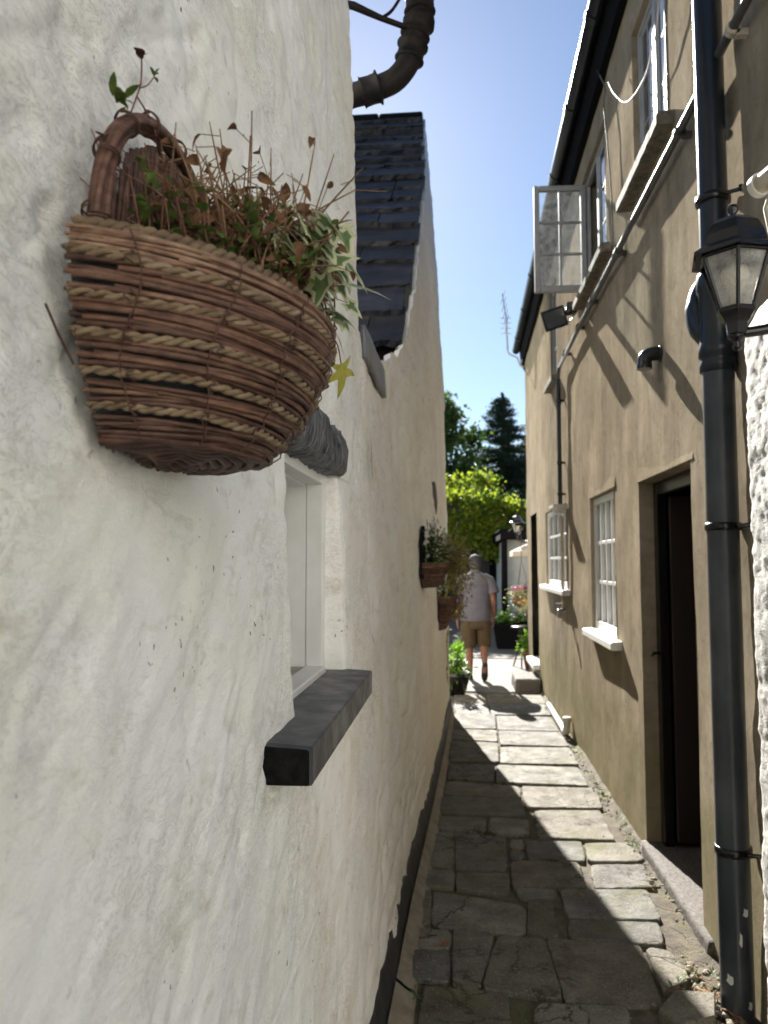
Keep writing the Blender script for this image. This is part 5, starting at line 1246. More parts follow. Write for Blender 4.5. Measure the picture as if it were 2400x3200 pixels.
# two smaller baskets further along, each full of summer bedding
M['petal_w'] = leafmat('white_petal', (.70, .70, .68), (.82, .82, .80), .4)
M['petal_p'] = leafmat('pink_petal', (.50, .06, .32), (.62, .16, .45), .4)
M['petal_r'] = leafmat('red_petal', (.45, .02, .03), (.55, .05, .05), .4)
M['petal_v'] = leafmat('violet_petal', (.16, .10, .36), (.26, .18, .48), .4)
M['leafmid'] = leafmat('mid_green_leaf', (.060, .115, .024), (.13, .21, .045), .45, 30)
M['leafolive'] = leafmat('olive_leaf', (.20, .19, .055), (.36, .31, .11), .45, 30)
M['leafbright'] = leafmat('bright_leaf', (.12, .26, .02), (.22, .40, .04), .5, 20)
M['leafgrey'] = leafmat('grey_green_leaf', (.24, .27, .21), (.38, .41, .33), .4, 30)
lv2 = [(.0, .2, 'w'), (.2, .4, 'w'), (.4, .6, 'w'), (.6, .8, 'w'), (.8, 1.0, 'w')]
def bush(parent, name, mat, cen, spread, n, L, w, seed, up=.4, droop=0.0, stem=None, shape=None, mats2=None):
    rg = random.Random(seed); m = MB(); ms = MB()
    for k in range(n):
        p = Vector(cen) + Vector((rg.gauss(0, spread[0]), rg.gauss(0, spread[1]), rg.gauss(0, spread[2])))
        d = (p - Vector(cen)); d = Vector((d.x + rg.gauss(0, spread[0]), d.y + rg.gauss(0, spread[1]), d.z + up * spread[2] - droop))
        d = d.normalized() if d.length > 1e-5 else Vector((0, 0, 1))
        oval(m, p, d, L * rg.uniform(.6, 1.3), w * rg.uniform(.6, 1.3), roll=rg.uniform(-1.2, 1.2), curl=rg.uniform(0, .5))
    return m.build(name, mat, parent)
def blooms(parent, name, mat, pts, r, seed):
    rg = random.Random(seed); m = MB()
    for p in pts:
        c = Vector(p); ax = Vector((rg.gauss(.3, .5), rg.gauss(-.6, .4), rg.gauss(.6, .4))).normalized(); u = ax.orthogonal().normalized(); v = ax.cross(u)
        for k in range(6):
            a = k * PI / 3 + rg.uniform(-.2, .2); oval(m, c, u * math.cos(a) + v * math.sin(a) + ax * .25, r, r * .75, up=ax, curl=.1)
    return m.build(name, mat, parent)
def stalks(parent, name, mat, pts, r, seed):
    m = MB()
    for a, b in pts: a = Vector(a); b = Vector(b); m.tube(smooth([a, a.lerp(b, .5) + Vector((0, 0, .02)), b], 3), r, 4, cap=False)
    return m.build(name, mat, parent)
b2 = (float(xw(4.86, 1.58)) + .005, 4.86, 1.595)
bb, _ = wall_basket('wicker_basket', 'small brown wicker basket with white daisies, first of two further along the wall', b2, .165, .165, .150, lv2, 4, 5, ties=5, n=20)
m = MB(); pts = [(b2[0] - .004, b2[1] - .16, b2[2] - .10), (b2[0] - .004, b2[1] - .165, b2[2] + .10), (b2[0] - .004, b2[1] - .12, b2[2] + .20), (b2[0] - .004, b2[1], b2[2] + .245), (b2[0] - .004, b2[1] + .12, b2[2] + .20), (b2[0] - .004, b2[1] + .16, b2[2] + .05)]
m.loft([[Vector(p) - Vector(b2) for p in pts], [Vector(p) - Vector(b2) + Vector((.022, 0, 0)) for p in pts]], smooth=False); m.build('back_panel', M['blackmat'], bb)
t = thing('daisy_plant', 'upright white daisies and grey foliage in the first small basket', 'plant', b2)
bush(t, 'foliage', M['leafmid'], (.07, .0, .08), (.035, .07, .055), 420, .045, .012, 31)
bush(t, 'grey_foliage', M['leafgrey'], (.11, .02, .13), (.045, .06, .055), 260, .03, .008, 32, up=1)
rg = random.Random(33)
blooms(t, 'flowers', M['petal_w'], [(.07 + rg.gauss(0, .035), -.06 + rg.gauss(0, .05), .13 + rg.gauss(0, .05)) for _ in range(20)] + [(.085 + rg.gauss(0, .015), rg.gauss(0, .02), .25 + rg.gauss(0, .02)) for _ in range(9)], .017, 34)
stalks(t, 'stems', M['leafmid'], [((.05, 0, .0), (.08 + rg.gauss(0, .03), rg.gauss(0, .05), .20 + rg.gauss(0, .05))) for _ in range(24)], .002, 35)
t = thing('trailing_plant', 'straggly yellow green trailing plant hanging out of the first small basket', 'plant', (b2[0] + .16, b2[1] + .05, b2[2]))
bush(t, 'foliage', M['leafolive'], (.055, .04, -.02), (.050, .07, .075), 520, .034, .016, 36, droop=.03)
bush(t, 'upper_foliage', M['leafolive'], (.02, .03, .07), (.05, .06, .045), 260, .03, .013, 37)
blooms(t, 'flowers', M['petal_w'], [(.10 + rg.gauss(0, .03), -.02, rg.gauss(0, .06)) for _ in range(5)], .014, 38)
stalks(t, 'stems', M['drystem'], [((-.03, 0, .0), (.08 + rg.gauss(0, .04), rg.gauss(.03, .06), -.06 + rg.gauss(0, .07))) for _ in range(22)], .0018, 39)
b3 = (float(xw(6.15, 1.3)) + .005, 6.15, 1.33)
bb, _ = wall_basket('wicker_basket', 'narrow pointed wicker basket with violet flowers, hung lower and past the daisies', b3, .15, .14, .27, lv2, 4, 6, ties=5, n=20, taper=.62)
t = thing('lobelia_plant', 'dark foliage with violet and white lobelia in the pointed basket', 'plant', b3)
bush(t, 'foliage', M['leafmid'], (.07, 0, .05), (.04, .06, .05), 420, .04, .013, 41)
bush(t, 'trailing_foliage', M['leafolive'], (.15, .02, -.07), (.035, .05, .07), 320, .03, .012, 42, droop=.04)
blooms(t, 'flowers', M['petal_v'], [(.14 + rg.gauss(0, .03), rg.gauss(-.03, .05), .02 + rg.gauss(0, .05)) for _ in range(70)], .013, 43)
stalks(t, 'stems', M['drystem'], [((.06, 0, .0), (.16 + rg.gauss(0, .03), rg.gauss(.03, .05), -.08 + rg.gauss(0, .06))) for _ in range(14)], .0016, 44)
# wiry weed rooted in the wall below the second basket
t = thing('wall_weed', 'wiry weed growing down the far end of the white wall', 'plant', (float(xw(7.2, .75)) + .01, 7.2, .75))
m = MB(); ml = MB(); rg = random.Random(46); p = Vector((0, 0, .2))
pts = [p + Vector((.008 + rg.gauss(0, .004), .02 * math.sin(k * 1.3) - .05 * k / 8, -.06 * k)) for k in range(9)]; m.tube(smooth(pts, 3), .003, 5)
for k in range(60): oval(ml, rg.choice(pts) + Vector((.004, rg.gauss(0, .03), rg.gauss(0, .02))), (rg.gauss(.3, .5), rg.gauss(0, 1), rg.gauss(0, 1)), .026, .012)
m.build('stem', M['drystem'], t); ml.build('leaves', M['leafolive'], t)

# ================================================================== PATH EDGES: rubble, weeds, leaves, loose stone
rg = random.Random(51)
def pebble(m, c, r, rg, fl=.55):
    n1, n2 = 7, 5; V = []; sq = [rg.uniform(.7, 1.25) for _ in range(n1)]
    a0 = rg.uniform(0, 6.28)
    for j in range(n2):
        ph = PI * (j + .5) / n2
        for k in range(n1): V.append((c[0] + r * math.sin(ph) * math.cos(a0 + 2 * PI * k / n1) * sq[k], c[1] + r * math.sin(ph) * math.sin(a0 + 2 * PI * k / n1) * sq[(k + 2) % n1], c[2] + r * fl * math.cos(ph) * rg.uniform(.85, 1.1)))
    F = [(j * n1 + k, (j + 1) * n1 + k, (j + 1) * n1 + (k + 1) % n1, j * n1 + (k + 1) % n1) for j in range(n2 - 1) for k in range(n1)] + [tuple(range(n1)), tuple((n2 - 1) * n1 + k for k in range(n1))[::-1]]
    m.add(V, F)
m = MB()
for k in range(140):
    y = rg.uniform(2.3, 8.6); x = 1.0 - abs(rg.gauss(0, .035)) if y > 3.2 else .93 - abs(rg.gauss(0, .10)); pebble(m, (min(x, 1.0), y, .022 + rg.uniform(0, .012)), min(.014, abs(rg.gauss(.003, .005)) + .002), rg)
for k in range(60): pebble(m, (.90 + rg.gauss(0, .05), 2.85 + rg.gauss(0, .12), .03), rg.uniform(.008, .022), rg)
for k in range(70): pebble(m, (rg.uniform(-.15, .9), rg.uniform(2.5, 8), .024), rg.uniform(.002, .005), rg)
tag(m.build('rubble', M['cement']), 'loose grit and broken mortar along the foot of the brown wall', 'rubble', kind='stuff')
t = MB(); poly = [(.687, 2.755), (.775, 2.865), (.905, 2.835), (.86, 2.70), (.73, 2.66)]; c = Vector((.79, 2.765, 0)); rings = []
for z, f in ((.012, .97), (.045, 1.0), (.054, .985), (.057, .95)): rings.append([(c.x + (x - c.x) * f, c.y + (y - c.y) * f, z + (x - .7) * .10 + .004) for x, y in poly])
t.loft(rings, smooth=False); o = t.build('loose_stone', M['paving']); attr_tint(o, [(1.15, 1.12, 1.05, 1)] * len(o.data.vertices)); tag(o, 'pale broken flagstone lying loose beside the foot of the soil pipe', 'stone')
M['fallen'] = leafmat('fallen_leaf', (.22, .10, .04), (.42, .22, .11), .3, 40, .7)
M['fallen_o'] = leafmat('orange_fallen_leaf', (.30, .08, .015), (.45, .15, .03), .3, 40, .7)
def fallen(x, y, z, s, d, mat, lab, grp=None):
    m = MB(); lobed(m, (x, y, z), (math.cos(d), math.sin(d), .15), s, up=(.1, .1, 1), roll=.3, shape=PALM, curl=.35, mo=0, wide=1.1); tag(m.build('dry_leaf', mat), lab, 'leaf', grp)
fallen(.90, 2.845, .062, .085, 1.9, M['fallen'], 'largest pale brown leaf, curled beside the loose flagstone')
fallen(.862, 2.885, .045, .045, 3.0, M['fallen_o'], 'bright orange leaf scrap tucked behind the loose flagstone')
fallen(.93, 2.76, .05, .075, .4, M['fallen'], 'pinkish brown leaf right against the foot of the soil pipe')
fallen(.58, 3.70, .028, .035, 1.2, M['fallen'], 'small brown leaf on the pale sunlit flagstone')
fallen(-.06, 3.19, .028, .03, .6, M['fallen_o'], 'small orange leaf on the mossy flag near the white wall')
fallen(.96, 3.62, .055, .03, 2.0, M['fallen'], 'tan leaf scrap beside the doorway threshold')
m = MB(); rg = random.Random(55)
for k in range(46):
    y = rg.choice([2.9, 3.0, 4.4, 4.7, 5.3, 5.8, 6.4]) + rg.gauss(0, .08); x = 1.0 - abs(rg.gauss(0, .03)) if y > 3.2 else .9 + rg.gauss(0, .05)
    for j in range(5): oval(m, (x + rg.gauss(0, .01), y + rg.gauss(0, .01), .03), (rg.gauss(0, .6), rg.gauss(0, .6), 1), rg.uniform(.012, .035), rg.uniform(.004, .010), curl=.4)
for k in range(60):
    x, y = rg.gauss(-.17, .03), rg.gauss(2.88, .05)
    oval(m, (x, y, .012), (rg.gauss(0, .8), rg.gauss(0, .8), .6), rg.uniform(.010, .022), rg.uniform(.006, .012), curl=.4)
for k in range(40):
    x, y = rg.gauss(.225, .025), rg.gauss(2.72, .08); oval(m, (x, y, .008), (rg.gauss(0, .8), rg.gauss(0, .8), .6), rg.uniform(.008, .018), rg.uniform(.004, .008), curl=.4)
tag(m.build('weeds', M['leafmid']), 'tiny weeds and moss tufts in the joints along the wall foot', 'weeds', kind='stuff')
m = MB()
for k in range(16):
    x, y = .90 + rg.gauss(0, .05), 2.86 + rg.gauss(0, .08); a = rg.uniform(0, 3.1); L = rg.uniform(.03, .10); m.tube([(x, y, .05), (x + L * math.cos(a), y + L * math.sin(a), .05 + rg.uniform(-.01, .03))], .0012, 4)
for (x, y, a, L) in ((.93, 3.72, 2.0, .09), (.95, 3.45, 1.6, .11), (.86, 3.2, 2.6, .12), (.97, 4.4, 1.9, .07), (.97, 4.75, 2.3, .09)): m.tube(smooth([(x, y, .045), (x + L * .5 * math.cos(a), y + L * .5 * math.sin(a), .055), (x + L * math.cos(a + .3), y + L * math.sin(a + .3), .045)], 4), .0016, 4)
tag(m.build('dead_grass', M['cable_w'] if False else M['fallen']), 'dead grass stalks and twigs lying along the foot of the brown wall', 'dead grass', kind='stuff')

# ================================================================== BEHIND THE HOUSES
# stone step block
o = rough_block('stone_step', (.715, 9.3, -.04), (1.035, 9.98, .175), M['concrete'], None, .05, .006); tag(o, 'weathered stone block used as a step below the far dark doorway', 'step')
# white store with a dark eave
ob = thing('outbuilding', 'white outbuilding in deep shade under a dark eave behind the yard', 'outbuilding', (2.6, 15.2, 0))
M['white_blue'] = pm('shade_tinted_limewash', (.60, .62, .62), (.52, .54, .54), 6, .8)  # limewash darkened and cooled: the shade is put into its colour
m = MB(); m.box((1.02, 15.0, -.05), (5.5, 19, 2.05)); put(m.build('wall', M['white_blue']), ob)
m = MB(); m.box((.86, 14.55, 2.05), (5.8, 19.4, 2.20)); 
for k in range(22): m.box((.84 + k * .22, 14.50, 2.202), (1.03 + k * .22, 19.4, 2.25), bev=.02)
put(m.build('roof', M['blackmat']), ob)
m = MB(); m.box((.88, 14.62, -.05), (1.0, 14.74, 2.048)); put(m.build('post', M['blackmat']), ob)
m = MB(); m.box((1.55, 14.94, .3), (2.2, 14.999, 1.85)); put(m.build('door', M['cable_g']), ob)
# black boards added to stand in for the shade under the vine
tf = thing('shade_boards', 'black boards added to stand for the shade under the vine', 'fence', (-1.0, 22.6, 0))
m = MB()
for k in range(34): m.box((-4.6 + k * .165, 22.6, -.05), (-4.6 + k * .165 + .158, 22.63, 3.0 + .02 * (k % 3)), bev=.004)
put(m.build('boards', M['shade_black']), tf)
# pergola smothered in vine
pg = thing('vine_pergola', 'timber pergola smothered in sunlit yellow green vine', 'pergola', (.2, 19.6, 0))
for (x, y) in ((-2.6, 18.3), (-2.6, 21.0), (.78, 21.1), (-.9, 21.2)):
    m = MB(); m.box((x, y, -.05), (x + .11, y + .11, 2.95), bev=.006); put(m.build('post', M['redwood']), pg)
for k in range(6):
    m = MB(); x = -2.7 + k * .85; m.box((x, 17.9, 2.955), (x + .08, 21.6, 3.07), bev=.006); put(m.build('rafter', M['redwood']), pg)
m = MB(); m.box((-3.0, 18.3, 2.85), (2.6, 18.40, 2.95)); put(m.build('beam', M['redwood']), pg); m = MB(); m.box((-3.0, 21.02, 2.85), (2.6, 21.12, 2.95)); put(m.build('beam', M['redwood']), pg)
M['vine'] = leafmat('vine_leaf', (.20, .27, .02), (.36, .42, .04), .58, 2.5, .5)
M['vinedk'] = leafmat('vine_leaf_dark', (.055, .11, .015), (.12, .19, .03), .45, 3, .5)
M['vinered'] = leafmat('vine_leaf_red', (.30, .05, .02), (.38, .16, .03), .5, 3, .5)
def leafcloud(name, mats, centres, per, spread, size, seed, parent, share=None, asp=1.0, flat=None):
    r = np.random.default_rng(seed); C = np.repeat(np.array(centres, float), per, 0); n = len(C)
    S = np.array(spread) if np.ndim(spread) == 1 else np.repeat(np.array(spread), per, 0)
    P = C + r.normal(size=(n, 3)) * S
    d = r.normal(size=(n, 3)); 
    if flat: d[:, 2] *= flat
    d /= np.linalg.norm(d, axis=1)[:, None]
    e = r.normal(size=(n, 3)); e -= (e * d).sum(1)[:, None] * d; e /= np.linalg.norm(e, axis=1)[:, None]
    s = size * r.uniform(.55, 1.35, n)[:, None]; f = np.cross(d, e) * .25
    V = np.stack([P - d * s * .5, P + e * s * .42 * asp + f * s, P + d * s * .55, P - e * s * .42 * asp + f * s], 1).reshape(-1, 3)
    F = np.arange(4 * n).reshape(-1, 4)
    mi = r.choice(len(mats), n, p=share) if share else np.zeros(n, int)
    return npmesh(name, V, F, mats, parent, smooth=False, mi=mi)
r = np.random.default_rng(9)
cs = []
for k in range(150):
    x = r.uniform(-3.0, 2.6); y = r.uniform(17.9, 21.4); top = 3.15 + .22 * math.sin(x * 2.1 + 1) + .14 * math.sin(y * 3) + (.30 if (x < .95 and y > 19.2) else 0); cs.append((x, y, top + r.uniform(-.22, .12)))
for k in range(85):      # front curtain
    x = r.uniform(-2.6, .98); cs.append((x, 17.85 + r.uniform(-.12, .25), r.uniform(2.1, 3.15) - .12 * math.sin(x * 5)))
for k in range(30): x = r.uniform(.65, 1.2); cs.append((x, 17.9 + r.uniform(-.1, .2), r.uniform(1.75, 2.6)))
v = leafcloud('foliage', [M['vine'], M['vinedk'], M['vinered']], cs, 66, (.15, .15, .09), .105, 12, None, (.66, .325, .015)); put(v, pg)
m = MB(); rg = random.Random(61)
for k in range(12): x = rg.uniform(-2.6, 1.2); m.tube(smooth([(x, 18.3, 2.8), (x + rg.gauss(0, .2), 18.4, 3.0), (x + rg.gauss(0, .5), 19.3, 3.1), (x + rg.gauss(0, .6), 20.6, 3.15)], 4), .018, 6)
put(m.build('vine_stem', M['drystem']), pg)
# trees -------------------------------------------------------------
def tapered(m, pts, r0, r1, n=8):
    P = smooth(pts, 5); m.tube(P, [r0 + (r1 - r0) * i / (len(P) - 1) for i in range(len(P))], n)
M['bark'] = pm('bark', (.05, .038, .028), (.11, .085, .06), 10, .9, .8, 30, .02)
M['needle'] = leafmat('spruce_needles', (.016, .034, .020), (.034, .060, .030), .22, 2, .6)
M['treeleaf'] = leafmat('tree_leaf', (.050, .100, .018), (.12, .19, .035), .45, .9, .5)
M['treeleaf2'] = leafmat('tree_leaf_dark', (.022, .050, .014), (.05, .09, .025), .35, .9, .5)
def conifer(x, y, h, w, seed, label):
    t = thing('conifer_tree', label, 'tree', (x, y, 0)); rg = random.Random(seed); m = MB(); tapered(m, [(0, 0, -.1), (.03, 0, h * .5), (0, 0, h)], .16, .012); cs = []; sp = []
    z = .5
    while z < h - .15:
        f = (h - z) / h; nb = 7 if f > .3 else 5; L0 = w * (f ** .8) 
        for k in range(nb):
            a = rg.uniform(0, 6.28); L = L0 * rg.uniform(.65, 1.12); d = Vector((math.cos(a), math.sin(a), .0)); tip = Vector((0, 0, z)) + d * L + Vector((0, 0, -.16 * L + .10 * L * L)); m.tube([(0, 0, z), tip.lerp(Vector((0, 0, z)), .4) + Vector((0, 0, -.05)), tip + Vector((0, 0, .05))], [.025, .014, .004], 4, cap=False)
            n = max(3, int(L / .16))
            for j in range(n):
                q = (j + 1) / n; cs.append(tuple(Vector((0, 0, z)).lerp(tip, q) + Vector((rg.gauss(0, .04), rg.gauss(0, .04), -.03)))); s_ = .05 + .09 * (1 - q) * min(1, L); sp.append((s_ + .05, s_ + .05, .055))
        z += .20 + .12 * f
    cs += [(0, 0, h - .1), (0, 0, h - .22), (0, 0, h - .35)]; sp += [(.03, .03, .06)] * 3
    m.build('trunk', M['bark'], t); leafcloud('crown', [M['needle']], cs, 60, sp, .10, seed, t, asp=.5)
conifer(1.92, 30, 8.5, 3.5, 71, 'tall dark spruce standing against the sky beside the brown house')
conifer(3.2, 32, 7.2, 2.5, 72, 'lower dark spruce half hidden behind the brown house corner')
def broad(x, y, h, rad, seed, label, mats, share, leaf=.12, per=70):
    t = thing('leafy_tree', label, 'tree', (x, y, 0)); rg = random.Random(seed); m = MB(); tapered(m, [(0, 0, -.1), (.1, .05, h * .3), (.0, .0, h * .6)], .22, .10); cs = []
    for k in range(70):
        a = rg.uniform(0, 6.28); v_ = rg.uniform(-.75, 1); rr = rad * math.sqrt(max(0, 1 - v_ * v_)) * rg.uniform(.55, 1.05); c = Vector((rr * math.cos(a), rr * math.sin(a), h * .62 + v_ * h * .37 + rg.gauss(0, .15))); cs.append(tuple(c))
        if k % 5 == 0: m.tube(smooth([(0, 0, h * rg.uniform(.25, .55)), c * .5 + Vector((0, 0, h * .22)), c], 4), [.07 - .06 * i / 8 for i in range(9)], 6, cap=False)
    m.build('trunk', M['bark'], t); leafcloud('crown', mats, cs, per, (.26, .26, .22), leaf, seed, t, share)
broad(-.62, 27, 7.2, 1.6, 81, 'mid green leafy tree rising behind the far corner of the white wall', [M['treeleaf'], M['treeleaf2']], (.6, .4), .15, 190)
broad(-4.2, 28.5, 7.4, 2.0, 82, 'leafy tree standing further left behind the cottage', [M['treeleaf'], M['treeleaf2']], (.5, .5), .14, 60)
# clipped hedge closing the garden
hd = thing('garden_hedge', 'dark evergreen hedge closing the garden behind the vine', 'hedge', (1, 25, 0)); r = np.random.default_rng(5)
cs = [(r.uniform(-9, 9), r.uniform(-.45, .45), r.uniform(.1, 3.6)) for _ in range(330)]; put3 = leafcloud('leaves', [M['treeleaf2']], cs, 60, (.22, .16, .2), .16, 6, hd)
m = MB(); m.box((-9.2, -.35, -.1), (9.2, .35, 3.3)); m.build('dark_core', M['blackmat'], hd)  # solid black core stands in for the shade inside the hedge
# parasol
pa = thing('parasol', 'cream garden parasol showing beyond the corner of the brown house', 'parasol', (1.95, 13.0, 0))
M['canvas'] = pm('cream_canvas', (.62, .52, .40), (.68, .58, .46), 6, .85)
m = MB(); n = 8; rim = [(1.08 * math.cos(2 * PI * k / n + .39), 1.08 * math.sin(2 * PI * k / n + .39), 1.79) for k in range(n)]; mid_ = [(x * .5, y * .5, 2.02) for x, y, _z in rim]
m.add(rim + mid_ + [(0, 0, 2.30)], [(k, (k + 1) % n, n + (k + 1) % n, n + k) for k in range(n)] + [(n + k, n + (k + 1) % n, 2 * n) for k in range(n)])
m.add([p for p in rim] + [(x, y, 1.70) for x, y, _z in rim], [(k, n + k, n + (k + 1) % n, (k + 1) % n) for k in range(n)]); m.build('canopy', M['canvas'], pa)
m = MB(); m.tube([(0, 0, 0), (0, 0, 2.33)], .022, 10); m.build('pole', M['drystem'], pa); m = MB(); m.lathe((0, 0, 0), [(.0, .0), (.26, .0), (.26, .05), (.05, .09), (0, .09)], 18); m.build('base', M['black'], pa)
for k in range(n):
    m = MB(); m.tube([(0, 0, 2.27), Vector(rim[k]) * .98 + Vector((0, 0, .0))], .009, 5); m.build('rib', M['drystem'], pa)
# yard lantern on its post by the corner
lp = lantern('wall_lantern', 'distant black coach lantern standing above the outbuilding eave', 'lantern', (1.06, 13.02, 2.31), 1.0, .1)
m = MB(); m.tube(smooth([(0, 0, -.31), (.10, 0, -.36), (.20, 0, -.33), (.26, 0, -.26), (.30, .0, -.31)], 4), .016, 8); m.tube([(.30, 0, .0), (.30, 0, -2.33)], .03, 10); m.build('bracket', M['black'], lp)
# planter trough with greenery
pt = thing('planter', 'long dark planter trough on the sunlit concrete behind the man', 'planter', (1.25, 14.0, 0))
m = MB(); m.loft([rc(-.50, .75, -.20, .22, .0), rc(-.56, .8, -.24, .26, .42), rc(-.60, .84, -.27, .29, .42), rc(-.60, .84, -.27, .29, .49), rc(-.53, .77, -.21, .23, .485), rc(-.52, .76, -.2, .22, .42)], smooth=False); m.build('trough', M['blackmat'], pt)
t = thing('trough_plants', 'low green bedding with a few white flowers in the planter trough', 'plant', (1.25, 14.0, .5))
bush(t, 'foliage', M['leafmid'], (-.1, 0, .08), (.26, .10, .06), 500, .07, .03, 91, up=1); bush(t, 'bright_foliage', M['leafbright'], (-.3, -.08, .05), (.10, .06, .04), 160, .06, .03, 92, up=1)
rg = random.Random(93); blooms(t, 'flowers', M['petal_w'], [(-.05 + rg.gauss(0, .16), -.1 + rg.gauss(0, .05), .20 + rg.gauss(0, .06)) for _ in range(18)], .035, 94)
# hanging baskets at the corner
for i, (x, y, z, lab, mt) in enumerate(((1.07, 12.4, 1.02, 'hanging basket topped with magenta flowers, higher of the pair', 'petal_p'), (1.20, 11.7, .86, 'hanging basket with peach flowers, lower of the pair by the brown corner', 'petal_r'))):
    t = thing('hanging_basket', lab, 'hanging basket', (x, y, z), 'hanging baskets in the yard')
    m = MB(); m.lathe((0, 0, 0), [(0, -.17), (.08, -.15), (.14, -.08), (.165, 0), (.155, .005), (.13, -.05), (0, -.09)], 16); m.build('bowl', M['wicker'] if False else M['drystem'], t)
    m = MB()
    for k in range(3): a = 2 * PI * k / 3; m.tube([(.16 * math.cos(a), .16 * math.sin(a), 0), (0, 0, .62)], .003, 4)
    m.tube([(0, 0, .60), (0, 0, 1.20 - i * .02)], .005, 5); m.build('chain', M['black'], t)
    p = thing('bedding_plant', 'mass of olive leaves with %s flowers in the %s hanging basket' % (('magenta', 'higher') if i == 0 else ('peach', 'lower')), 'plant', (x, y, z + .02))
    bush(p, 'foliage', M['leafolive'], (0, 0, .05), (.10, .09, .06), 520, .045, .02, 95 + i); bush(p, 'trailing_foliage', M['leafmid'], (0, 0, -.08), (.12, .10, .06), 260, .045, .02, 97 + i, droop=.03)
    blooms(p, 'flowers', M[mt], [(rg.gauss(0, .10), rg.gauss(-.03, .08), .14 + rg.gauss(0, .03)) for _ in range(26)], .024, 99 + i)
m = MB(); m.box((.98, 12.36, 2.205), (1.55, 12.44, 2.245)); m.box((1.10, 11.66, 2.025), (1.7, 11.74, 2.06)); m.box((1.52, 11.5, -.05), (1.58, 11.56, 2.2)); m.box((1.52, 12.37, -.05), (1.58, 12.43, 2.2)); m.box((1.525, 11.561, 2.10), (1.575, 12.369, 2.16))
tag(m.build('basket_frame', M['blackmat']), 'black timber frame the hanging baskets hang from', 'frame')
# black iron plant stand with potted plant
st = thing('plant_stand', 'black iron plant stand by the far corner of the brown house', 'plant stand', (.99, 11.55, 0))
m = MB(); m.lathe((0, 0, 0), [(0, .60), (.16, .60), (.17, .615), (.16, .63), (0, .63)], 18); m.build('top', M['black'], st)
for k in range(3):
    a = 2 * PI * k / 3 + .4; m = MB(); m.tube(smooth([(.03 * math.cos(a), .03 * math.sin(a), .60), (.06 * math.cos(a), .06 * math.sin(a), .3), (.16 * math.cos(a), .16 * math.sin(a), .0)], 4), .012, 6); m.build('leg', M['black'], st)
po = thing('flower_pot', 'terracotta pot of bright green leaves beside the iron stand', 'pot', (1.12, 11.3, .0))
M['terra'] = pm('terracotta', (.16, .060, .035), (.24, .10, .06), 12, .8)
m = MB(); m.lathe((0, 0, 0), [(0, 0), (.10, 0), (.14, .24), (.155, .24), (.155, .29), (.135, .29), (.125, .23), (0, .22)], 18); m.build('pot', M['terra'], po)
t = thing('potted_plant', 'bright green leafy plant in the terracotta pot by the stand', 'plant', (1.12, 11.3, .28)); bush(t, 'foliage', M['leafbright'], (-.03, -.02, .12), (.07, .06, .06), 260, .07, .035, 101, up=1)
# leafy pot at the far end of the white wall
po = thing('flower_pot', 'dark glazed pot at the far end of the white wall', 'pot', (.0, 9.15, 0)); m = MB(); m.lathe((0, 0, 0), [(0, 0), (.10, 0), (.16, .22), (.17, .27), (.15, .27), (.13, .2), (0, .2)], 18); m.build('pot', M['black'], po)
t = thing('potted_plant', 'tall lime green leafy plant in the dark pot at the end of the white wall', 'plant', (.0, 9.15, .25)); bush(t, 'foliage', M['leafbright'], (.0, 0, .17), (.035, .06, .09), 170, .07, .035, 103, up=.6); bush(t, 'dark_foliage', M['leafmid'], (0, 0, .05), (.08, .08, .06), 160, .07, .03, 104)
stalks(t, 'stems', M['leafmid'], [((0, 0, 0), (rg.gauss(0, .05), rg.gauss(0, .05), .3)) for _ in range(8)], .004, 105)

# ================================================================== THE MAN WALKING AWAY
def skin_body(name, nodes, links, mat, parent, root=0, sub=2):
    me = bpy.data.meshes.new(name); me.from_pydata([n[0] for n in nodes], links, []); me.materials.append(mat)
    o = bpy.data.objects.new(name, me); COL.objects.link(o); o.parent = parent
    sk = o.modifiers.new('skin', 'SKIN'); sk.use_smooth_shade = True; sk.branch_smoothing = .6
    for i, nd in enumerate(nodes):
        sv = me.skin_vertices[0].data[i]; rr = nd[1]; sv.radius = (rr, rr) if not hasattr(rr, '__len__') else rr; sv.use_root = (i == root)
    sb = o.modifiers.new('sub', 'SUBSURF'); sb.levels = sub; sb.render_levels = sub
    return o
M['skin'] = pm('skin', (.21, .095, .058), (.25, .12, .075), 14, .55)
M['shirt'] = pm('pale_lilac_shirt', (.095, .091, .110), (.125, .119, .140), 10, .9)
M['shorts'] = pm('khaki_shorts', (.070, .045, .022), (.09, .06, .031), 16, .95)
M['cap'] = pm('navy_cap', (.022, .022, .035), (.035, .035, .05), 30, .8)
M['hair'] = pm('grey_hair', (.05, .042, .036), (.085, .075, .065), 60, .7)
M['shoe'] = pm('black_shoe', (.012, .012, .012), (.02, .02, .02), 30, .6)
man = thing('person', 'man walking away down the passage in lilac polo shirt, khaki shorts and dark cap', 'person', (.265, 10.3, 0), None, R_(4))
N = []; L = []
def nd(p, r_, par=None):
    N.append((p, r_)); i = len(N) - 1
    if par is not None: L.append((par, i))
    return i
pel = nd((0, 0, .90), (.15, .115)); wai = nd((0, .01, 1.06), (.15, .115), pel); che = nd((0, .015, 1.26), (.165, .115), wai); shd = nd((0, .01, 1.40), (.11, .08), che)
nk = nd((0, .02, 1.475), .058, shd); hd0 = nd((0, .03, 1.545), (.070, .082), nk); hd1 = nd((0, .035, 1.615), (.076, .095), hd0); hd2 = nd((0, .03, 1.675), (.058, .072), hd1)
nose = nd((0, .128, 1.575), .012, hd0)
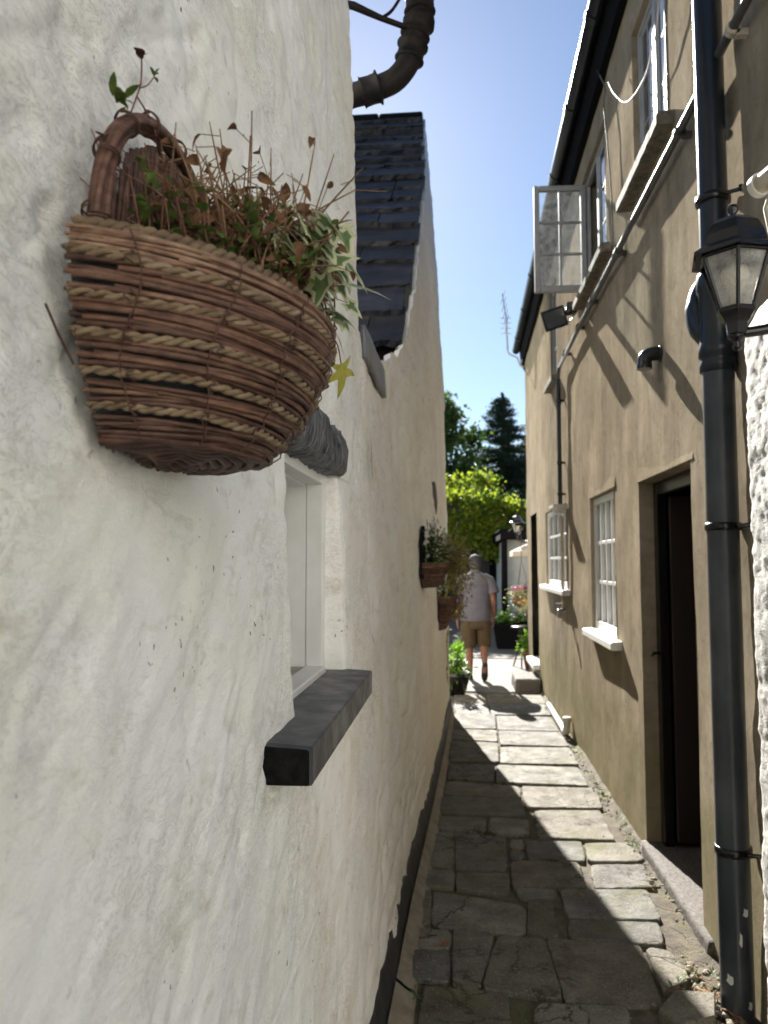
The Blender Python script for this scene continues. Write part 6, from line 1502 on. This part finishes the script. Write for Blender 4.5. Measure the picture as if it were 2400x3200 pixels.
for sx in (-1, 1):
    nd((sx * .082, .02, 1.585), .014, hd1)                       # ears
    sh = nd((sx * .155, .005, 1.385), .062, shd); el0 = nd((sx * .205, -.005, 1.27), .052, sh)
    el = nd((sx * .235, -.01 - .03 * sx, 1.10), .043, el0); fo = nd((sx * .245, .02 + .02 * sx, .98), .038, el); wr = nd((sx * .250, .05 + .03 * sx, .86), .027, fo)
    pa_ = nd((sx * .252, .058 + .03 * sx, .80), (.036, .022), wr)
    for f in range(4):
        oy = -.026 + .0175 * f; ln = (.060, .074, .078, .066)[f]
        a = nd((sx * .250, .058 + .03 * sx + oy, .765), .0105, pa_); b = nd((sx * .246, .062 + .03 * sx + oy, .765 - ln * .55), .0095, a); nd((sx * .236, .064 + .03 * sx + oy, .765 - ln), .008, b)
    th = nd((sx * .240, .098 + .03 * sx, .795), .011, pa_); nd((sx * .232, .112 + .03 * sx, .755), .009, th)
# left leg planted, right leg trailing with the heel lifted
def leg(hip, knee, calf, ank, toe, rr):
    h = nd(hip, rr[0], pel); k0 = nd(tuple((a + b) / 2 for a, b in zip(hip, knee)), rr[1], h); k = nd(knee, rr[2], k0); c = nd(calf, rr[3], k); a = nd(ank, rr[4], c); nd(toe, rr[5], a)
RR = (.098, .088, .060, .058, .036, .034)
leg((-.095, .0, .84), (-.090, .05, .47), (-.088, .03, .33), (-.082, .0, .09), (-.085, .12, .04), RR)
leg((.095, 0, .84), (.112, .09, .49), (.104, -.04, .40), (.092, -.25, .235), (.092, -.22, .12), RR)
skin_body('body', N, L, M['skin'], man)
def ell(c, a, b, n=28, wob=0.0, ph=0.0, tilt=0.0):
    return [(c[0] + a * math.cos(2 * PI * k / n) * (1 + wob * math.sin(5 * 2 * PI * k / n + ph)), c[1] + b * math.sin(2 * PI * k / n) * (1 + wob * math.sin(7 * 2 * PI * k / n + ph)), c[2] + tilt * math.cos(2 * PI * k / n)) for k in range(n)]
m = MB()
m.loft([ell((0, 0, .808), .208, .158, wob=.03), ell((0, .0, .86), .210, .160, wob=.028, ph=.4), ell((0, .005, 1.0), .205, .155, wob=.022, ph=1), ell((0, .01, 1.15), .208, .150, wob=.014, ph=2), ell((0, .01, 1.28), .215, .142, wob=.008), ell((0, .005, 1.37), .200, .118), ell((0, .005, 1.42), .150, .092), ell((0, .01, 1.452), .092, .074), ell((0, .015, 1.468), .072, .066)], cap0=False)
for sx in (-1, 1):
    m.tube([(sx * .10, .005, 1.385), (sx * .175, .003, 1.35), (sx * .215, -.004, 1.27), (sx * .242, -.012 - .01 * sx, 1.175)], [.075, .080, .082, .086], 16, cap=False)
m.build('polo_shirt', M['shirt'], man)
m = MB(); m.tube([(0, .012, 1.455), (0, .02, 1.492)], [.078, .070], 20, cap=False); m.build('collar', M['shirt'], man)
m = MB(); m.loft([ell((0, 0, .90), .178, .140), ell((0, 0, .84), .192, .152), ell((0, .0, .76), .198, .155), ell((0, .0, .70), .195, .145)], cap0=True, cap1=True)
for sx, kn in ((-1, (-.092, .045, .47)), (1, (.114, .075, .48))):
    m.loft([ell((sx * .098, 0, .80), .100, .145, 20), ell((sx * .10, .01, .66), .108, .128, 20, .02), ell((kn[0], kn[1] * .75, .54), .104, .108, 20, .03), ell((kn[0], kn[1], .445), .100, .098, 20, .03)], cap1=False, cap0=False)
m.build('shorts', M['shorts'], man)
def shoe(c, dirv, nm='shoe'):
    d = Vector(dirv).normalized(); sd_ = Vector((1, 0, 0)); u = sd_.cross(d).normalized(); rings = []
    for t, w_, h_ in ((-.075, .022, .045), (-.06, .036, .075), (-.01, .040, .085), (.05, .044, .062), (.12, .047, .044), (.17, .036, .034), (.195, .014, .018)):
        cc = Vector(c) + d * t; rings.append([cc + sd_ * (w_ * math.cos(a)) + u * (h_ * .5 + h_ * .5 * math.sin(a) if math.sin(a) > -.4 else 0) for a in [2 * PI * k / 14 for k in range(14)]])
    m = MB(); m.loft(rings); m.build(nm, M['shoe'], man)
shoe((-.083, .03, .0), (0, 1, 0)); shoe((.094, -.255, .185), (0, .42, -.9))
m = MB(); m.loft([ell((0, .03, 1.585), .086, .104, 24), ell((0, .03, 1.63), .088, .108, 24), ell((0, .03, 1.675), .074, .092, 24), ell((0, .03, 1.70), .048, .060, 24), ell((0, .03, 1.712), .015, .02, 24)], cap0=False)
m.loft([[(.075 * math.cos(a), .11 + .09 * math.sin(a), z_ - .03 * math.sin(a)) for a in [PI * k / 12 for k in range(13)]] for z_ in (1.60, 1.608)]); m.build('cap', M['cap'], man)
m = MB(); m.loft([ell((0, .022, 1.50), .060, .074, 20), ell((0, .012, 1.54), .076, .090, 20), ell((0, .016, 1.59), .083, .098, 20)], cap0=False, cap1=False); h_ = m.build('hair', M['hair'], man)

# groups for the repeats
for o in list(COL.objects):
    if o.parent is None and o.get('category') and not o.get('group'):
        base = o.name.split('.')[0]
        gname = {'dry_leaf': 'fallen leaves on the path', 'conifer_tree': 'dark spruces behind the yard', 'leafy_tree': 'leafy trees behind the cottages', 'wicker_basket': 'wicker baskets hung along the white wall',
                 'flower_pot': 'flower pots standing in the yard', 'potted_plant': 'plants in the yard pots', 'bedding_plant': 'plants in the hanging baskets', 'wall_lantern': 'black coach lanterns'}.get(base)
        if gname: o['group'] = gname
